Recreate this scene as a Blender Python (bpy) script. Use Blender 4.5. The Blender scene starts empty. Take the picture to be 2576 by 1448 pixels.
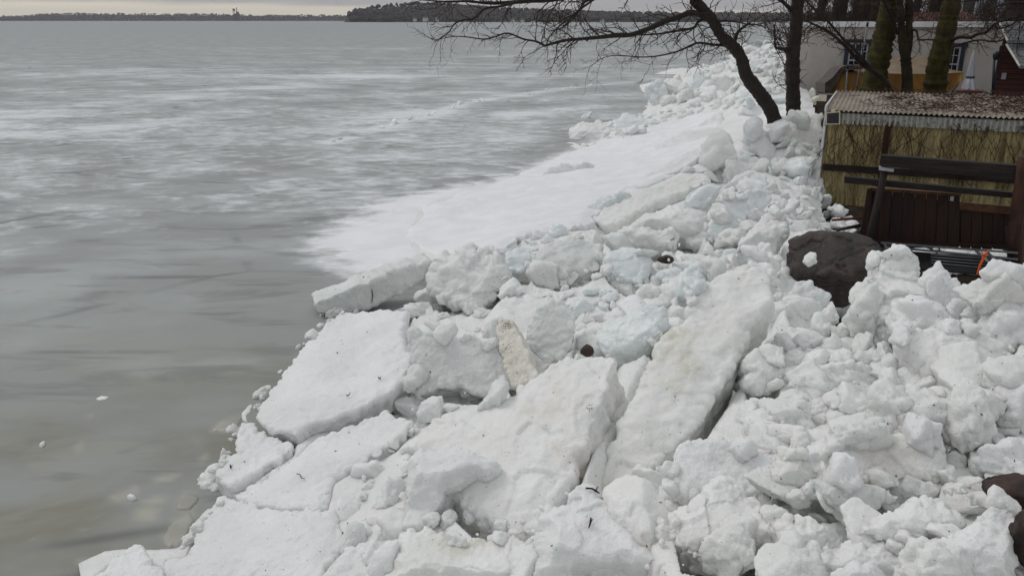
import bpy, bmesh, math, random
import numpy as np
from mathutils import Vector, Matrix, Euler

SC = bpy.context.scene
COL = SC.collection
random.seed(7)
RNG = np.random.default_rng(11)

# ------------------------------------------------------------------ camera
CAM_Z = 4.5
PITCH = math.radians(17.97)
F = 2075.0                       # focal length in units of a 2576 px wide frame
CX, CY = 1288.0, 724.0
cam = bpy.data.cameras.new('camera')
cam.sensor_width = 36.0
cam.lens = 36.0 * F / 2576.0
cam.clip_start = 0.1
cam.clip_end = 30000
cam_o = bpy.data.objects.new('camera', cam)
cam_o.location = (0, 0, CAM_Z)
cam_o.rotation_euler = (math.pi / 2 - PITCH, 0, 0)
COL.objects.link(cam_o)
SC.camera = cam_o

# ------------------------------------------------------------------ light: overcast day
SUN_EL, SUN_AZ = 48.0, -62.0      # degrees; azimuth from +Y towards +X
w = bpy.data.worlds.new('World'); SC.world = w; w.use_nodes = True
nt = w.node_tree; nt.nodes.clear()
def wn(t, **k):
    n = nt.nodes.new(t)
    for a, b in k.items(): setattr(n, a, b)
    return n
def wl(a, b): nt.links.new(a, b)
def wmath(op, a, b=None, clamp=False):
    n = wn('ShaderNodeMath', operation=op, use_clamp=clamp)
    for i, v in enumerate((a, b)):
        if v is None: continue
        if isinstance(v, (int, float)): n.inputs[i].default_value = v
        else: wl(v, n.inputs[i])
    return n.outputs[0]
def wmix(f, a, b):
    n = wn('ShaderNodeMix', data_type='RGBA')
    for s, v in ((n.inputs['Factor'], f), (n.inputs['A'], a), (n.inputs['B'], b)):
        if isinstance(v, (int, float)): s.default_value = v
        elif isinstance(v, tuple): s.default_value = (*v, 1)
        else: wl(v, s)
    return n.outputs['Result']
SKY_STRENGTH = 0.1
tc = wn('ShaderNodeTexCoord'); sep = wn('ShaderNodeSeparateXYZ'); wl(tc.outputs['Generated'], sep.inputs[0])
sky = wn('ShaderNodeTexSky', sky_type='NISHITA', sun_disc=False)
sky.sun_elevation = math.radians(SUN_EL); sky.sun_rotation = math.radians(SUN_AZ)
zc = wmath('MAXIMUM', sep.outputs['Z'], 0.0)
mp = wn('ShaderNodeMapping'); wl(tc.outputs['Generated'], mp.inputs[0]); mp.inputs['Scale'].default_value = (9, 9, 150)
n1 = wn('ShaderNodeTexNoise'); wl(mp.outputs[0], n1.inputs['Vector']); n1.inputs['Scale'].default_value = 1.0; n1.inputs['Detail'].default_value = 5
mp2 = wn('ShaderNodeMapping'); wl(tc.outputs['Generated'], mp2.inputs[0]); mp2.inputs['Scale'].default_value = (3, 3, 9)
n2 = wn('ShaderNodeTexNoise'); wl(mp2.outputs[0], n2.inputs['Vector']); n2.inputs['Scale'].default_value = 1.0; n2.inputs['Detail'].default_value = 6
# a strip of paler cream sky under the cloud deck, wider to the left (west)
xl = wmath('MULTIPLY_ADD', sep.outputs['X'], -0.019); nt.nodes[-1].inputs[2].default_value = 0.0115
xl = wmath('MAXIMUM', wmath('MINIMUM', xl, 0.0195), 0.0095)
edge = wmath('ADD', wmath('SUBTRACT', zc, xl), wmath('MULTIPLY', wmath('SUBTRACT', n1.outputs['Fac'], 0.5), 0.010))
deck = wn('ShaderNodeMapRange', interpolation_type='SMOOTHSTEP'); wl(edge, deck.inputs['Value'])
deck.inputs['From Min'].default_value = -0.0045; deck.inputs['From Max'].default_value = 0.0035
up = wn('ShaderNodeMapRange', interpolation_type='SMOOTHSTEP'); wl(zc, up.inputs['Value'])
up.inputs['From Min'].default_value = 0.0; up.inputs['From Max'].default_value = 0.75
under = wmix(n2.outputs['Fac'], (3.1, 3.1, 3.35), (4.6, 4.5, 4.6))
deckcol = wmix(up.outputs[0], under, (6.25, 6.3, 6.35))
skycol = wmix(deck.outputs[0], (7.5, 6.9, 5.8), deckcol)
skymix = wmix(0.90, sky.outputs[0], skycol)
bg = wn('ShaderNodeBackground'); wl(skymix, bg.inputs['Color']); bg.inputs['Strength'].default_value = SKY_STRENGTH
wo = wn('ShaderNodeOutputWorld'); wl(bg.outputs[0], wo.inputs['Surface'])

sun = bpy.data.lights.new('sun', 'SUN'); sun.energy = 0.85; sun.angle = math.radians(22); sun.color = (1.0, 0.97, 0.93)
sun_o = bpy.data.objects.new('sun', sun); COL.objects.link(sun_o)
_d = Vector((math.sin(math.radians(SUN_AZ)) * math.cos(math.radians(SUN_EL)), math.cos(math.radians(SUN_AZ)) * math.cos(math.radians(SUN_EL)), math.sin(math.radians(SUN_EL))))
sun_o.rotation_euler = _d.to_track_quat('Z', 'Y').to_euler()
sun_o.location = (-30, 20, 60)
SC.view_settings.view_transform = 'Standard'; SC.view_settings.look = 'None'
SC.view_settings.exposure = 0.0; SC.view_settings.gamma = 1.0; SC.view_settings.use_curve_mapping = False
SC.render.engine = 'CYCLES'
SC.cycles.use_denoising = True
SC.cycles.max_bounces = 10; SC.cycles.diffuse_bounces = 8; SC.cycles.volume_bounces = 0
SC.cycles.transparent_max_bounces = 8

# ------------------------------------------------------------------ photo measurement -> world
SP, CP = math.sin(PITCH), math.cos(PITCH)
def ray(qx, qy):
    """direction (X, Y, Z) of a point measured in the photograph (2576 px wide)"""
    u = (np.asarray(qx, float) - CX) / F; v = (np.asarray(qy, float) - CY) / F
    return np.stack([u + 0 * v, CP - v * SP + 0 * u, -(SP + v * CP) + 0 * u], -1)
CAMP = np.array([0, 0, CAM_Z])
def on_z(qx, qy, z):
    d = ray(qx, qy); t = (np.asarray(z, float) - CAM_Z) / d[..., 2]
    return CAMP + d * t[..., None]
def on_y(qx, qy, Y):
    d = ray(qx, qy); t = np.asarray(Y, float) / d[..., 1]
    return CAMP + d * t[..., None]
def on_plane(qx, qy, p0, n):
    d = ray(qx, qy); n = np.asarray(n, float); t = ((np.asarray(p0) - CAMP) @ n) / (d @ n)
    return CAMP + d * np.asarray(t)[..., None]
# readings were taken off enlarged crops: (x0, y0, scale) in the 2576 wide frame
CROPS = dict(q=(0, 0, 1), a=(1886.7, 0, .2676), b=(1886.7, 314.5, .2676), c=(1257.8, 0, .2932), g=(1383.6, 377.3, .2685), f=(754.7, 566.0, .3418),
             l=(188.7, 943.4, .3487), m=(1006.2, 943.4, .3487), r=(1698.0, 943.4, .3488), h=(1509.4, 566.0, .2685), e=(1886.7, 628.9, .2676),
             d=(2075.4, 0, .19456), k=(2075.4, 207.5, .19456), t=(880.5, 0, .24414), s=(1006.2, 0, .29296))
def Q(crop, *pts):
    x, y, s = CROPS[crop]
    return [(x + a * s, y + b * s) for a, b in pts]

# ------------------------------------------------------------------ objects
def tag(o, label=None, cat=None, group=None, kind=None):
    if label: o['label'] = label
    if cat: o['category'] = cat
    if group: o['group'] = group
    if kind: o['kind'] = kind
    return o
def thing(name, loc, label, cat, group=None):
    o = bpy.data.objects.new(name, None); o.location = Vector([float(x) for x in loc]); o.empty_display_size = 0.2
    COL.objects.link(o); return tag(o, label, cat, group)
def np_mesh(name, V, faces, mat=None, smooth=False):
    """V (N,3); faces: array (M,k) or list of arrays/lists"""
    me = bpy.data.meshes.new(name)
    V = np.asarray(V, np.float32)
    if isinstance(faces, np.ndarray):
        M, k = faces.shape
        me.vertices.add(len(V)); me.vertices.foreach_set('co', V.ravel())
        me.loops.add(M * k); me.loops.foreach_set('vertex_index', faces.astype(np.int32).ravel())
        me.polygons.add(M); me.polygons.foreach_set('loop_start', np.arange(0, M * k, k, dtype=np.int32))
        me.update(calc_edges=True)
    else:
        me.from_pydata([tuple(map(float, v)) for v in V], [], faces); me.update()
    if smooth: me.polygons.foreach_set('use_smooth', [True] * len(me.polygons))
    if mat: me.materials.append(mat)
    return me
def link(name, me, parent=None, loc=None):
    o = bpy.data.objects.new(name, me); COL.objects.link(o)
    if parent is not None: o.parent = parent
    if loc is not None: o.location = Vector([float(x) for x in loc])
    return o
def root_loc(p):
    r = np.zeros(3)
    while p is not None:
        r += np.array(p.location); p = p.parent
    return r
class MB:
    """collects simple shapes in world space, then makes ONE mesh object"""
    def __init__(s): s.V = []; s.F = []
    def add(s, V, F):
        b = len(s.V); s.V += [tuple(map(float, v)) for v in V]; s.F += [tuple(i + b for i in f) for f in F]; return s
    def quadbox(s, c, depth):
        """c: 4 corners (in order) of the face; depth: vector to the far face"""
        c = [np.asarray(p, float) for p in c]; d = np.asarray(depth, float)
        return s.add(c + [p + d for p in c], [(0, 1, 2, 3), (7, 6, 5, 4), (0, 4, 5, 1), (1, 5, 6, 2), (2, 6, 7, 3), (3, 7, 4, 0)])
    def box(s, p, ax, ay, az):
        p, ax, ay, az = [np.asarray(v, float) for v in (p, ax, ay, az)]
        return s.quadbox([p, p + ax, p + ax + ay, p + ay], az)
    def tube(s, pts, rad, n=8, cap=True):
        P = [np.asarray(p, float) for p in pts]; m = len(P)
        if isinstance(rad, (int, float)): rad = [rad] * m
        V = []; prev = None
        for i in range(m):
            t = P[min(i + 1, m - 1)] - P[max(i - 1, 0)]; t = t / (np.linalg.norm(t) + 1e-9)
            a = prev if prev is not None else (np.array([0, 0, 1.]) if abs(t[2]) < .9 else np.array([1., 0, 0]))
            x = a - t * (a @ t); x /= (np.linalg.norm(x) + 1e-9); y = np.cross(t, x); prev = x
            for k in range(n):
                an = 2 * math.pi * k / n
                V.append(P[i] + rad[i] * (math.cos(an) * x + math.sin(an) * y))
        Fs = [(i * n + k, i * n + (k + 1) % n, (i + 1) * n + (k + 1) % n, (i + 1) * n + k) for i in range(m - 1) for k in range(n)]
        if cap: Fs += [tuple(range(n - 1, -1, -1)), tuple((m - 1) * n + k for k in range(n))]
        return s.add(V, Fs)
    def rings(s, C, R, n=16, cap=True):
        """lathe about vertical: centres C, radii R"""
        V = []; m = len(C)
        for c, r in zip(C, R):
            for k in range(n):
                an = 2 * math.pi * k / n; V.append((c[0] + r * math.cos(an), c[1] + r * math.sin(an), c[2]))
        Fs = [(i * n + k, i * n + (k + 1) % n, (i + 1) * n + (k + 1) % n, (i + 1) * n + k) for i in range(m - 1) for k in range(n)]
        if cap: Fs += [tuple(range(n - 1, -1, -1)), tuple((m - 1) * n + k for k in range(n))]
        return s.add(V, Fs)
    def build(s, name, mat, parent=None, smooth=False, **kw):
        V = np.array(s.V)
        loc = None
        if parent is not None: V = V - root_loc(parent)
        else:
            loc = np.array([V[:, 0].mean(), V[:, 1].mean(), V[:, 2].min()]); V = V - loc
        o = link(name, np_mesh(name, V, s.F, mat, smooth), parent, loc)
        return tag(o, **kw)

# ------------------------------------------------------------------ noise (numpy)
_perm = np.random.default_rng(3).permutation(256).astype(np.int64); _perm = np.concatenate([_perm, _perm, _perm])
_gr = np.random.default_rng(5).normal(size=(256, 3)).astype(np.float32); _gr /= np.linalg.norm(_gr, axis=1, keepdims=True)
def _hash(ix, iy, iz): return _perm[_perm[_perm[ix & 255] + (iy & 255)] + (iz & 255)]
def perlin(p):
    p = np.asarray(p, np.float32); i = np.floor(p).astype(np.int64); f = p - i
    s = f * f * f * (f * (f * 6 - 15) + 10); out = 0
    for dx in (0, 1):
        wx = s[:, 0] if dx else 1 - s[:, 0]
        for dy in (0, 1):
            wy = s[:, 1] if dy else 1 - s[:, 1]
            for dz in (0, 1):
                wz = s[:, 2] if dz else 1 - s[:, 2]
                g = _gr[_hash(i[:, 0] + dx, i[:, 1] + dy, i[:, 2] + dz)]
                out = out + wx * wy * wz * ((f[:, 0] - dx) * g[:, 0] + (f[:, 1] - dy) * g[:, 1] + (f[:, 2] - dz) * g[:, 2])
    return out * 1.6
def fbm(p, o=4, g=.5):
    a, s, t = 1., 1., 0
    for _ in range(o): t = t + a * perlin(p * s + 17.3 * _); a *= g; s *= 2.03
    return t
_jit = np.random.default_rng(9).random((256, 3)).astype(np.float32)
def worley(p):
    p = np.asarray(p, np.float32); i = np.floor(p).astype(np.int64); best = np.full(len(p), 9., np.float32)
    for dx in (-1, 0, 1):
        for dy in (-1, 0, 1):
            for dz in (-1, 0, 1):
                c = i + np.array([dx, dy, dz]); h = _hash(c[:, 0], c[:, 1], c[:, 2])
                d = c + _jit[h] - p
                np.minimum(best, (d * d).sum(1), out=best)
    return np.sqrt(best)
def cells(p):
    p = np.asarray(p, np.float32); i = np.floor(p).astype(np.int64); best = np.full(len(p), 9., np.float32); val = np.zeros(len(p), np.float32)
    for dx in (-1, 0, 1):
        for dy in (-1, 0, 1):
            for dz in (-1, 0, 1):
                c = i + np.array([dx, dy, dz]); h = _hash(c[:, 0], c[:, 1], c[:, 2]); d = c + _jit[h] - p; d = (d * d).sum(1)
                m = d < best; best = np.where(m, d, best); val = np.where(m, _jit[(h * 7 + 13) & 255, 0], val)
    return val - .5          # flat random steps, like broken layers
def billow(p): return 0.55 - np.clip(worley(p), 0, 1.1) ** 2      # rounded knobs with creases between
def smooth01(x, a, b):
    t = np.clip((x - a) / (b - a), 0, 1); return t * t * (3 - 2 * t)
def in_poly(x, y, poly):
    x = np.asarray(x, float); y = np.asarray(y, float); r = np.zeros(x.shape, bool); n = len(poly)
    for i in range(n):
        x1, y1 = poly[i]; x2, y2 = poly[(i + 1) % n]
        c = ((y1 > y) != (y2 > y)) & (x < (x2 - x1) * (y - y1) / (y2 - y1 + 1e-12) + x1); r ^= c
    return r
def poly_dist(x, y, poly):
    """signed distance, positive inside"""
    x = np.asarray(x, float); y = np.asarray(y, float); d = np.full(x.shape, 1e9); n = len(poly)
    for i in range(n):
        ax, ay = poly[i]; bx, by = poly[(i + 1) % n]; ex, ey = bx - ax, by - ay
        t = np.clip(((x - ax) * ex + (y - ay) * ey) / (ex * ex + ey * ey + 1e-12), 0, 1)
        d = np.minimum(d, np.hypot(x - ax - t * ex, y - ay - t * ey))
    return np.where(in_poly(x, y, poly), d, -d)
# ------------------------------------------------------------------ materials
class NT:
    def __init__(s, name):
        s.m = bpy.data.materials.new(name); s.m.use_nodes = True; s.t = s.m.node_tree
        s.b = s.t.nodes['Principled BSDF']; s.geo = s.t.nodes.new('ShaderNodeNewGeometry')
    def n(s, t, **k):
        x = s.t.nodes.new(t)
        for a, b in k.items(): setattr(x, a, b)
        return x
    def put(s, sock, v):
        if isinstance(v, (int, float)): sock.default_value = v
        elif isinstance(v, tuple): sock.default_value = (*v, 1) if len(v) == 3 and sock.type == 'RGBA' else v
        else: s.t.links.new(v, sock)
    def pos(s, scale=(1, 1, 1), rot=(0, 0, 0), obj=False):
        mp = s.n('ShaderNodeMapping'); mp.inputs['Scale'].default_value = scale; mp.inputs['Rotation'].default_value = rot
        if obj: s.put(mp.inputs[0], s.n('ShaderNodeTexCoord').outputs['Object'])
        else: s.put(mp.inputs[0], s.geo.outputs['Position'])
        return mp.outputs[0]
    def noise(s, scale, detail=4, rough=.5, vec=None, dist=0.):
        x = s.n('ShaderNodeTexNoise'); s.put(x.inputs['Vector'], vec if vec is not None else s.geo.outputs['Position'])
        x.inputs['Scale'].default_value = scale; x.inputs['Detail'].default_value = detail; x.inputs['Roughness'].default_value = rough; x.inputs['Distortion'].default_value = dist
        return x.outputs['Fac']
    def ramp(s, v, a, b, lo=0., hi=1.):
        x = s.n('ShaderNodeMapRange', interpolation_type='SMOOTHSTEP'); s.put(x.inputs['Value'], v)
        s.put(x.inputs['From Min'], a); s.put(x.inputs['From Max'], b); x.inputs['To Min'].default_value = lo; x.inputs['To Max'].default_value = hi
        return x.outputs[0]
    def math(s, op, a, b=0., c=0., clamp=False):
        x = s.n('ShaderNodeMath', operation=op, use_clamp=clamp)
        for i, v in enumerate((a, b, c)): s.put(x.inputs[i], v)
        return x.outputs[0]
    def mix(s, f, a, b):
        x = s.n('ShaderNodeMix', data_type='RGBA'); s.put(x.inputs['Factor'], f); s.put(x.inputs['A'], a); s.put(x.inputs['B'], b); return x.outputs['Result']
    def bump(s, h, strength, dist=.02, normal=None):
        x = s.n('ShaderNodeBump'); x.inputs['Strength'].default_value = strength; x.inputs['Distance'].default_value = dist; s.put(x.inputs['Height'], h)
        if normal is not None: s.put(x.inputs['Normal'], normal)
        return x.outputs[0]
    def done(s, col, rough=.6, spec=.5, normal=None, sss=0, rad=(.1, .1, .1), metal=0.):
        s.put(s.b.inputs['Base Color'], col); s.put(s.b.inputs['Roughness'], rough); s.put(s.b.inputs['Specular IOR Level'], spec); s.put(s.b.inputs['Metallic'], metal)
        if normal is not None: s.put(s.b.inputs['Normal'], normal)
        if sss: s.b.inputs['Subsurface Weight'].default_value = sss; s.b.inputs['Subsurface Radius'].default_value = rad; s.b.inputs['Subsurface Scale'].default_value = 1.0
        return s.m
M = {}
def snow_mat(name, white, grey, blotch, sss, rough, spec, grain=.35, stain=None, streak=False):
    n = NT(name)
    big = n.noise(1.7, 4); mid = n.noise(9., 5, .6); fine = n.noise(60., 3, .6)
    c = n.mix(n.ramp(big, .35, .68), grey, white)
    c = n.mix(n.ramp(mid, .52, .75, 0, blotch), c, tuple(x * .9 for x in grey))
    if stain:
        st = n.math('MULTIPLY', n.ramp(n.noise(1.5, 5, .62), .54, .72), n.ramp(n.noise(14., 4, .7), .38, .62, .35, 1.))
        c = n.mix(n.math('MULTIPLY', st, stain[1]), c, stain[0])
    speck = n.ramp(n.noise(23., 2, .5), .745, .78, 0, .55)
    c = n.mix(speck, c, (.16, .13, .09))
    h = n.math('ADD', n.math('MULTIPLY', mid, .8), n.math('MULTIPLY', fine, .4))
    h = n.math('ADD', h, n.math('MULTIPLY', n.noise(22., 4, .65), .6))
    if streak:
        h = n.math('ADD', h, n.math('MULTIPLY', n.noise(6., 3, .6, n.pos((6, 6, .7))), .9))
    nm = n.bump(h, grain, .05)
    return n.done(c, n.ramp(mid, .3, .7, rough - .1, rough + .12), spec, nm, sss, (.07, .085, .085))
M['snow'] = snow_mat('wet_snow', (.88, .89, .893), (.80, .812, .808), .45, .55, .45, .5, .55)
M['clod'] = snow_mat('crumbly_snow', (.87, .878, .868), (.79, .802, .782), .55, .55, .48, .45, .6)
M['sheet'] = snow_mat('smooth_snow_sheet', (.86, .87, .885), (.785, .80, .815), .4, .3, .6, .3, .16)
M['ice'] = snow_mat('blue_ice', (.80, .835, .84), (.72, .765, .765), .3, .5, .3, .5, .22, None, True)
M['grey'] = snow_mat('grey_ice', (.79, .81, .80), (.69, .715, .70), .5, .45, .4, .5, .4, ((.50, .49, .41), .35), True)
M['dirty'] = snow_mat('stained_snow', (.865, .868, .86), (.805, .805, .785), .45, .35, .55, .35, .4, ((.66, .58, .48), .6))
M['olive'] = snow_mat('olive_stained_ice', (.855, .86, .85), (.78, .785, .76), .5, .4, .5, .4, .4, ((.58, .56, .42), .7))
M['tan'] = snow_mat('tan_ice', (.83, .81, .75), (.74, .71, .62), .5, .4, .5, .4, .5, ((.42, .36, .25), .5), True)

def flat_mat(name, col, var=.15, rough=.7, spec=.3, scale=12., bump=.2, alt=None, stretch=(1, 1, 1), metal=0., lo=.35, hi=.65):
    n = NT(name); v = n.pos(stretch)
    a = n.noise(scale, 6, .62, v)
    alt = alt or tuple(c * (1 - var * 2.2) for c in col)
    c = n.mix(n.ramp(a, lo, hi), alt, col)
    b = n.noise(scale * 7, 3, .6, v)
    c = n.mix(n.ramp(b, .55, .8, 0, .35), c, tuple(x * .6 for x in col))
    return n.done(c, n.ramp(a, .3, .7, max(.02, rough - .08), min(1, rough + .08)), spec, n.bump(b, bump, .01), metal=metal)
M['bark'] = flat_mat('dark_wet_bark', (.030, .022, .018), .2, .75, .3, 14, .9, (.012, .009, .008), (1, 1, .25))
M['twig'] = flat_mat('twig_bark', (.052, .030, .022), .2, .8, .2, 9, .2, (.028, .018, .014))
M['moss'] = flat_mat('mossy_bark', (.062, .054, .014), .2, .9, .15, 7, .9, (.028, .024, .011), (1, 1, .5))
M['moss2'] = flat_mat('faint_mossy_bark', (.036, .031, .015), .2, .85, .2, 7, .9, (.015, .012, .009), (1, 1, .4))
M['rock'] = flat_mat('dark_boulder', (.050, .040, .037), .2, .6, .35, 5., 1., (.020, .017, .017))
M['redrock'] = flat_mat('red_brown_rock', (.058, .032, .024), .2, .55, .35, 6, .8, (.024, .016, .014))
M['stucco'] = flat_mat('pale_stucco', (.47, .445, .415), .08, .9, .1, .9, .25, (.40, .375, .345), (1, 1, 1))
M['white'] = flat_mat('white_paint', (.72, .73, .74), .06, .5, .4, 3, .08)
M['offwhite'] = flat_mat('weathered_white_trim', (.62, .61, .57), .12, .7, .2, 5, .2, (.40, .38, .33))
M['navy'] = flat_mat('navy_trim', (.020, .024, .038), .1, .5, .4, 6, .05)
M['pane'] = flat_mat('dark_window_glass', (.018, .018, .022), .1, .08, .6, 3, .0)
M['winpaint'] = flat_mat('grey_white_muntin', (.38, .39, .43), .06, .5, .3, 6, .05)
M['tarp'] = flat_mat('mustard_tarp', (.235, .120, .018), .12, .65, .25, 2.2, .25, (.150, .068, .010), (1, 1, .35))
M['tarptop'] = flat_mat('faded_tarp_top', (.215, .165, .120), .1, .6, .3, 2, .2, (.150, .100, .050))
M['greytarp'] = flat_mat('grey_brown_tarp', (.085, .070, .060), .1, .5, .35, 3, .3, (.045, .037, .032))
M['redwood'] = flat_mat('red_siding', (.088, .034, .031), .12, .75, .2, 5, .2, (.055, .022, .021), (.4, .4, 3))
M['reddark'] = flat_mat('dark_red_trim', (.060, .020, .020), .1, .7, .2, 5, .1)
M['shingle'] = flat_mat('grey_shingle', (.20, .215, .225), .15, .9, .1, 9, .4)
M['plank'] = flat_mat('dark_stained_board', (.038, .017, .010), .2, .7, .3, 6, .5, (.016, .008, .006), (1, 1, .12))
M['plankcap'] = flat_mat('brown_board_cap', (.120, .052, .018), .2, .6, .3, 6, .4, (.050, .022, .010))
M['timber'] = flat_mat('weathered_dark_timber', (.034, .026, .022), .2, .75, .25, 8, .7, (.013, .011, .010), (.3, .3, 3))
M['timberred'] = flat_mat('reddish_timber', (.070, .030, .020), .2, .75, .25, 8, .6, (.024, .013, .010), (1, 1, .3))
M['metal'] = flat_mat('dull_galvanised_metal', (.16, .175, .19), .12, .4, .5, 5, .05, metal=.35)
M['palemetal'] = flat_mat('pale_metal_plate', (.36, .36, .40), .1, .5, .4, 5, .05)
M['orange'] = flat_mat('orange_plastic', (.80, .115, .015), .08, .45, .4, 8, .05)
M['rust'] = flat_mat('rusty_iron', (.14, .050, .022), .2, .8, .2, 12, .4)
M['black'] = flat_mat('black_sheet', (.012, .012, .013), .1, .45, .4, 5, .1)
M['cream'] = flat_mat('cream_plastic', (.60, .55, .42), .05, .4, .4, 5, .02)
M['solar'] = flat_mat('dark_solar_cells', (.022, .016, .026), .1, .35, .4, 5, .02)
M['lampwhite'] = flat_mat('white_plastic', (.70, .69, .64), .05, .4, .4, 5, .02)
M['speck'] = flat_mat('dark_dirt_grain', (.085, .068, .030), .2, .9, .1, 9, .1)
M['vine'] = flat_mat('reddish_vine', (.058, .029, .021), .2, .8, .2, 6, .2, (.035, .014, .010))
M['straw'] = flat_mat('dead_leaf', (.11, .065, .028), .2, .8, .2, 8, .2, (.06, .028, .012))
M['cloth'] = flat_mat('white_umbrella_cloth', (.56, .57, .60), .1, .85, .1, 5, .2, (.36, .37, .41), (1, 1, .3))
M['redcloth'] = flat_mat('red_table_cloth', (.24, .030, .020), .1, .7, .2, 6, .1)
M['brickred'] = flat_mat('brown_red_roof', (.10, .045, .030), .15, .8, .2, 4, .3)
M['farhouse'] = flat_mat('grey_white_siding', (.40, .44, .48), .08, .8, .2, 3, .1)
M['farwhite'] = flat_mat('pale_far_wall', (.55, .54, .52), .08, .8, .2, 1, .0)
M['farroof'] = flat_mat('dark_far_roof', (.09, .085, .09), .08, .8, .2, 1, .0)
M['farwood'] = flat_mat('far_bare_woods', (.056, .050, .050), .2, .95, .05, .05, .0, (.042, .038, .040))
M['headwood'] = flat_mat('headland_bare_trees', (.068, .060, .057), .2, .95, .05, .07, .0, (.050, .045, .044))
M['hill'] = flat_mat('far_hillside', (.050, .043, .038), .2, .95, .05, .03, .0, (.030, .026, .027))
M['bluff'] = flat_mat('headland_grass_and_bluff', (.105, .092, .052), .2, .95, .05, .035, .0, (.050, .042, .036))
M['ground'] = flat_mat('leaf_littered_ground', (.055, .040, .030), .2, .95, .1, 3.5, .8, (.024, .018, .015))
M['bush'] = flat_mat('bare_brown_brush', (.050, .032, .026), .2, .9, .1, 5, .2, (.026, .018, .016))

def panel_mat():
    n = NT('yellowed_mossy_fibreglass')
    a = n.noise(2.5, 6, .65, n.pos((3, 3, .6))); b = n.noise(16., 6, .7, n.pos((1, 1, .6))); c2 = n.noise(40., 3, .6)
    c = n.mix(n.ramp(a, .3, .7), (.25, .195, .090), (.47, .40, .20))
    c = n.mix(n.ramp(b, .51, .68, 0, .85), c, (.05, .048, .016))
    c = n.mix(n.ramp(c2, .62, .75, 0, .6), c, (.02, .02, .012))
    c = n.mix(n.ramp(n.noise(6., 5, .65, n.pos((1, 1, .07))), .47, .68, 0, .75), c, (.055, .048, .02))
    return n.done(c, .6, .3, n.bump(b, .2, .01))
M['panel'] = panel_mat()
def roof_mat():
    n = NT('weathered_corrugated_roof')
    a = n.noise(1.3, 5, .6); b = n.noise(22., 5, .65)
    c = n.mix(n.ramp(a, .35, .65), (.23, .195, .165), (.335, .295, .24))
    c = n.mix(n.ramp(b, .55, .72, 0, .75), c, (.07, .055, .045))
    return n.done(c, .75, .2, n.bump(b, .2, .01))
M['roofsheet'] = roof_mat()
def fascia_mat():
    n = NT('mossy_white_fascia')
    b = n.noise(14., 6, .7); c2 = n.noise(5., 4)
    c = n.mix(n.ramp(b, .52, .66), (.40, .40, .375), (.09, .088, .055))
    c = n.mix(n.ramp(c2, .55, .7, 0, .7), c, (.05, .045, .03))
    return n.done(c, .75, .2)
M['fascia'] = fascia_mat()

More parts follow.
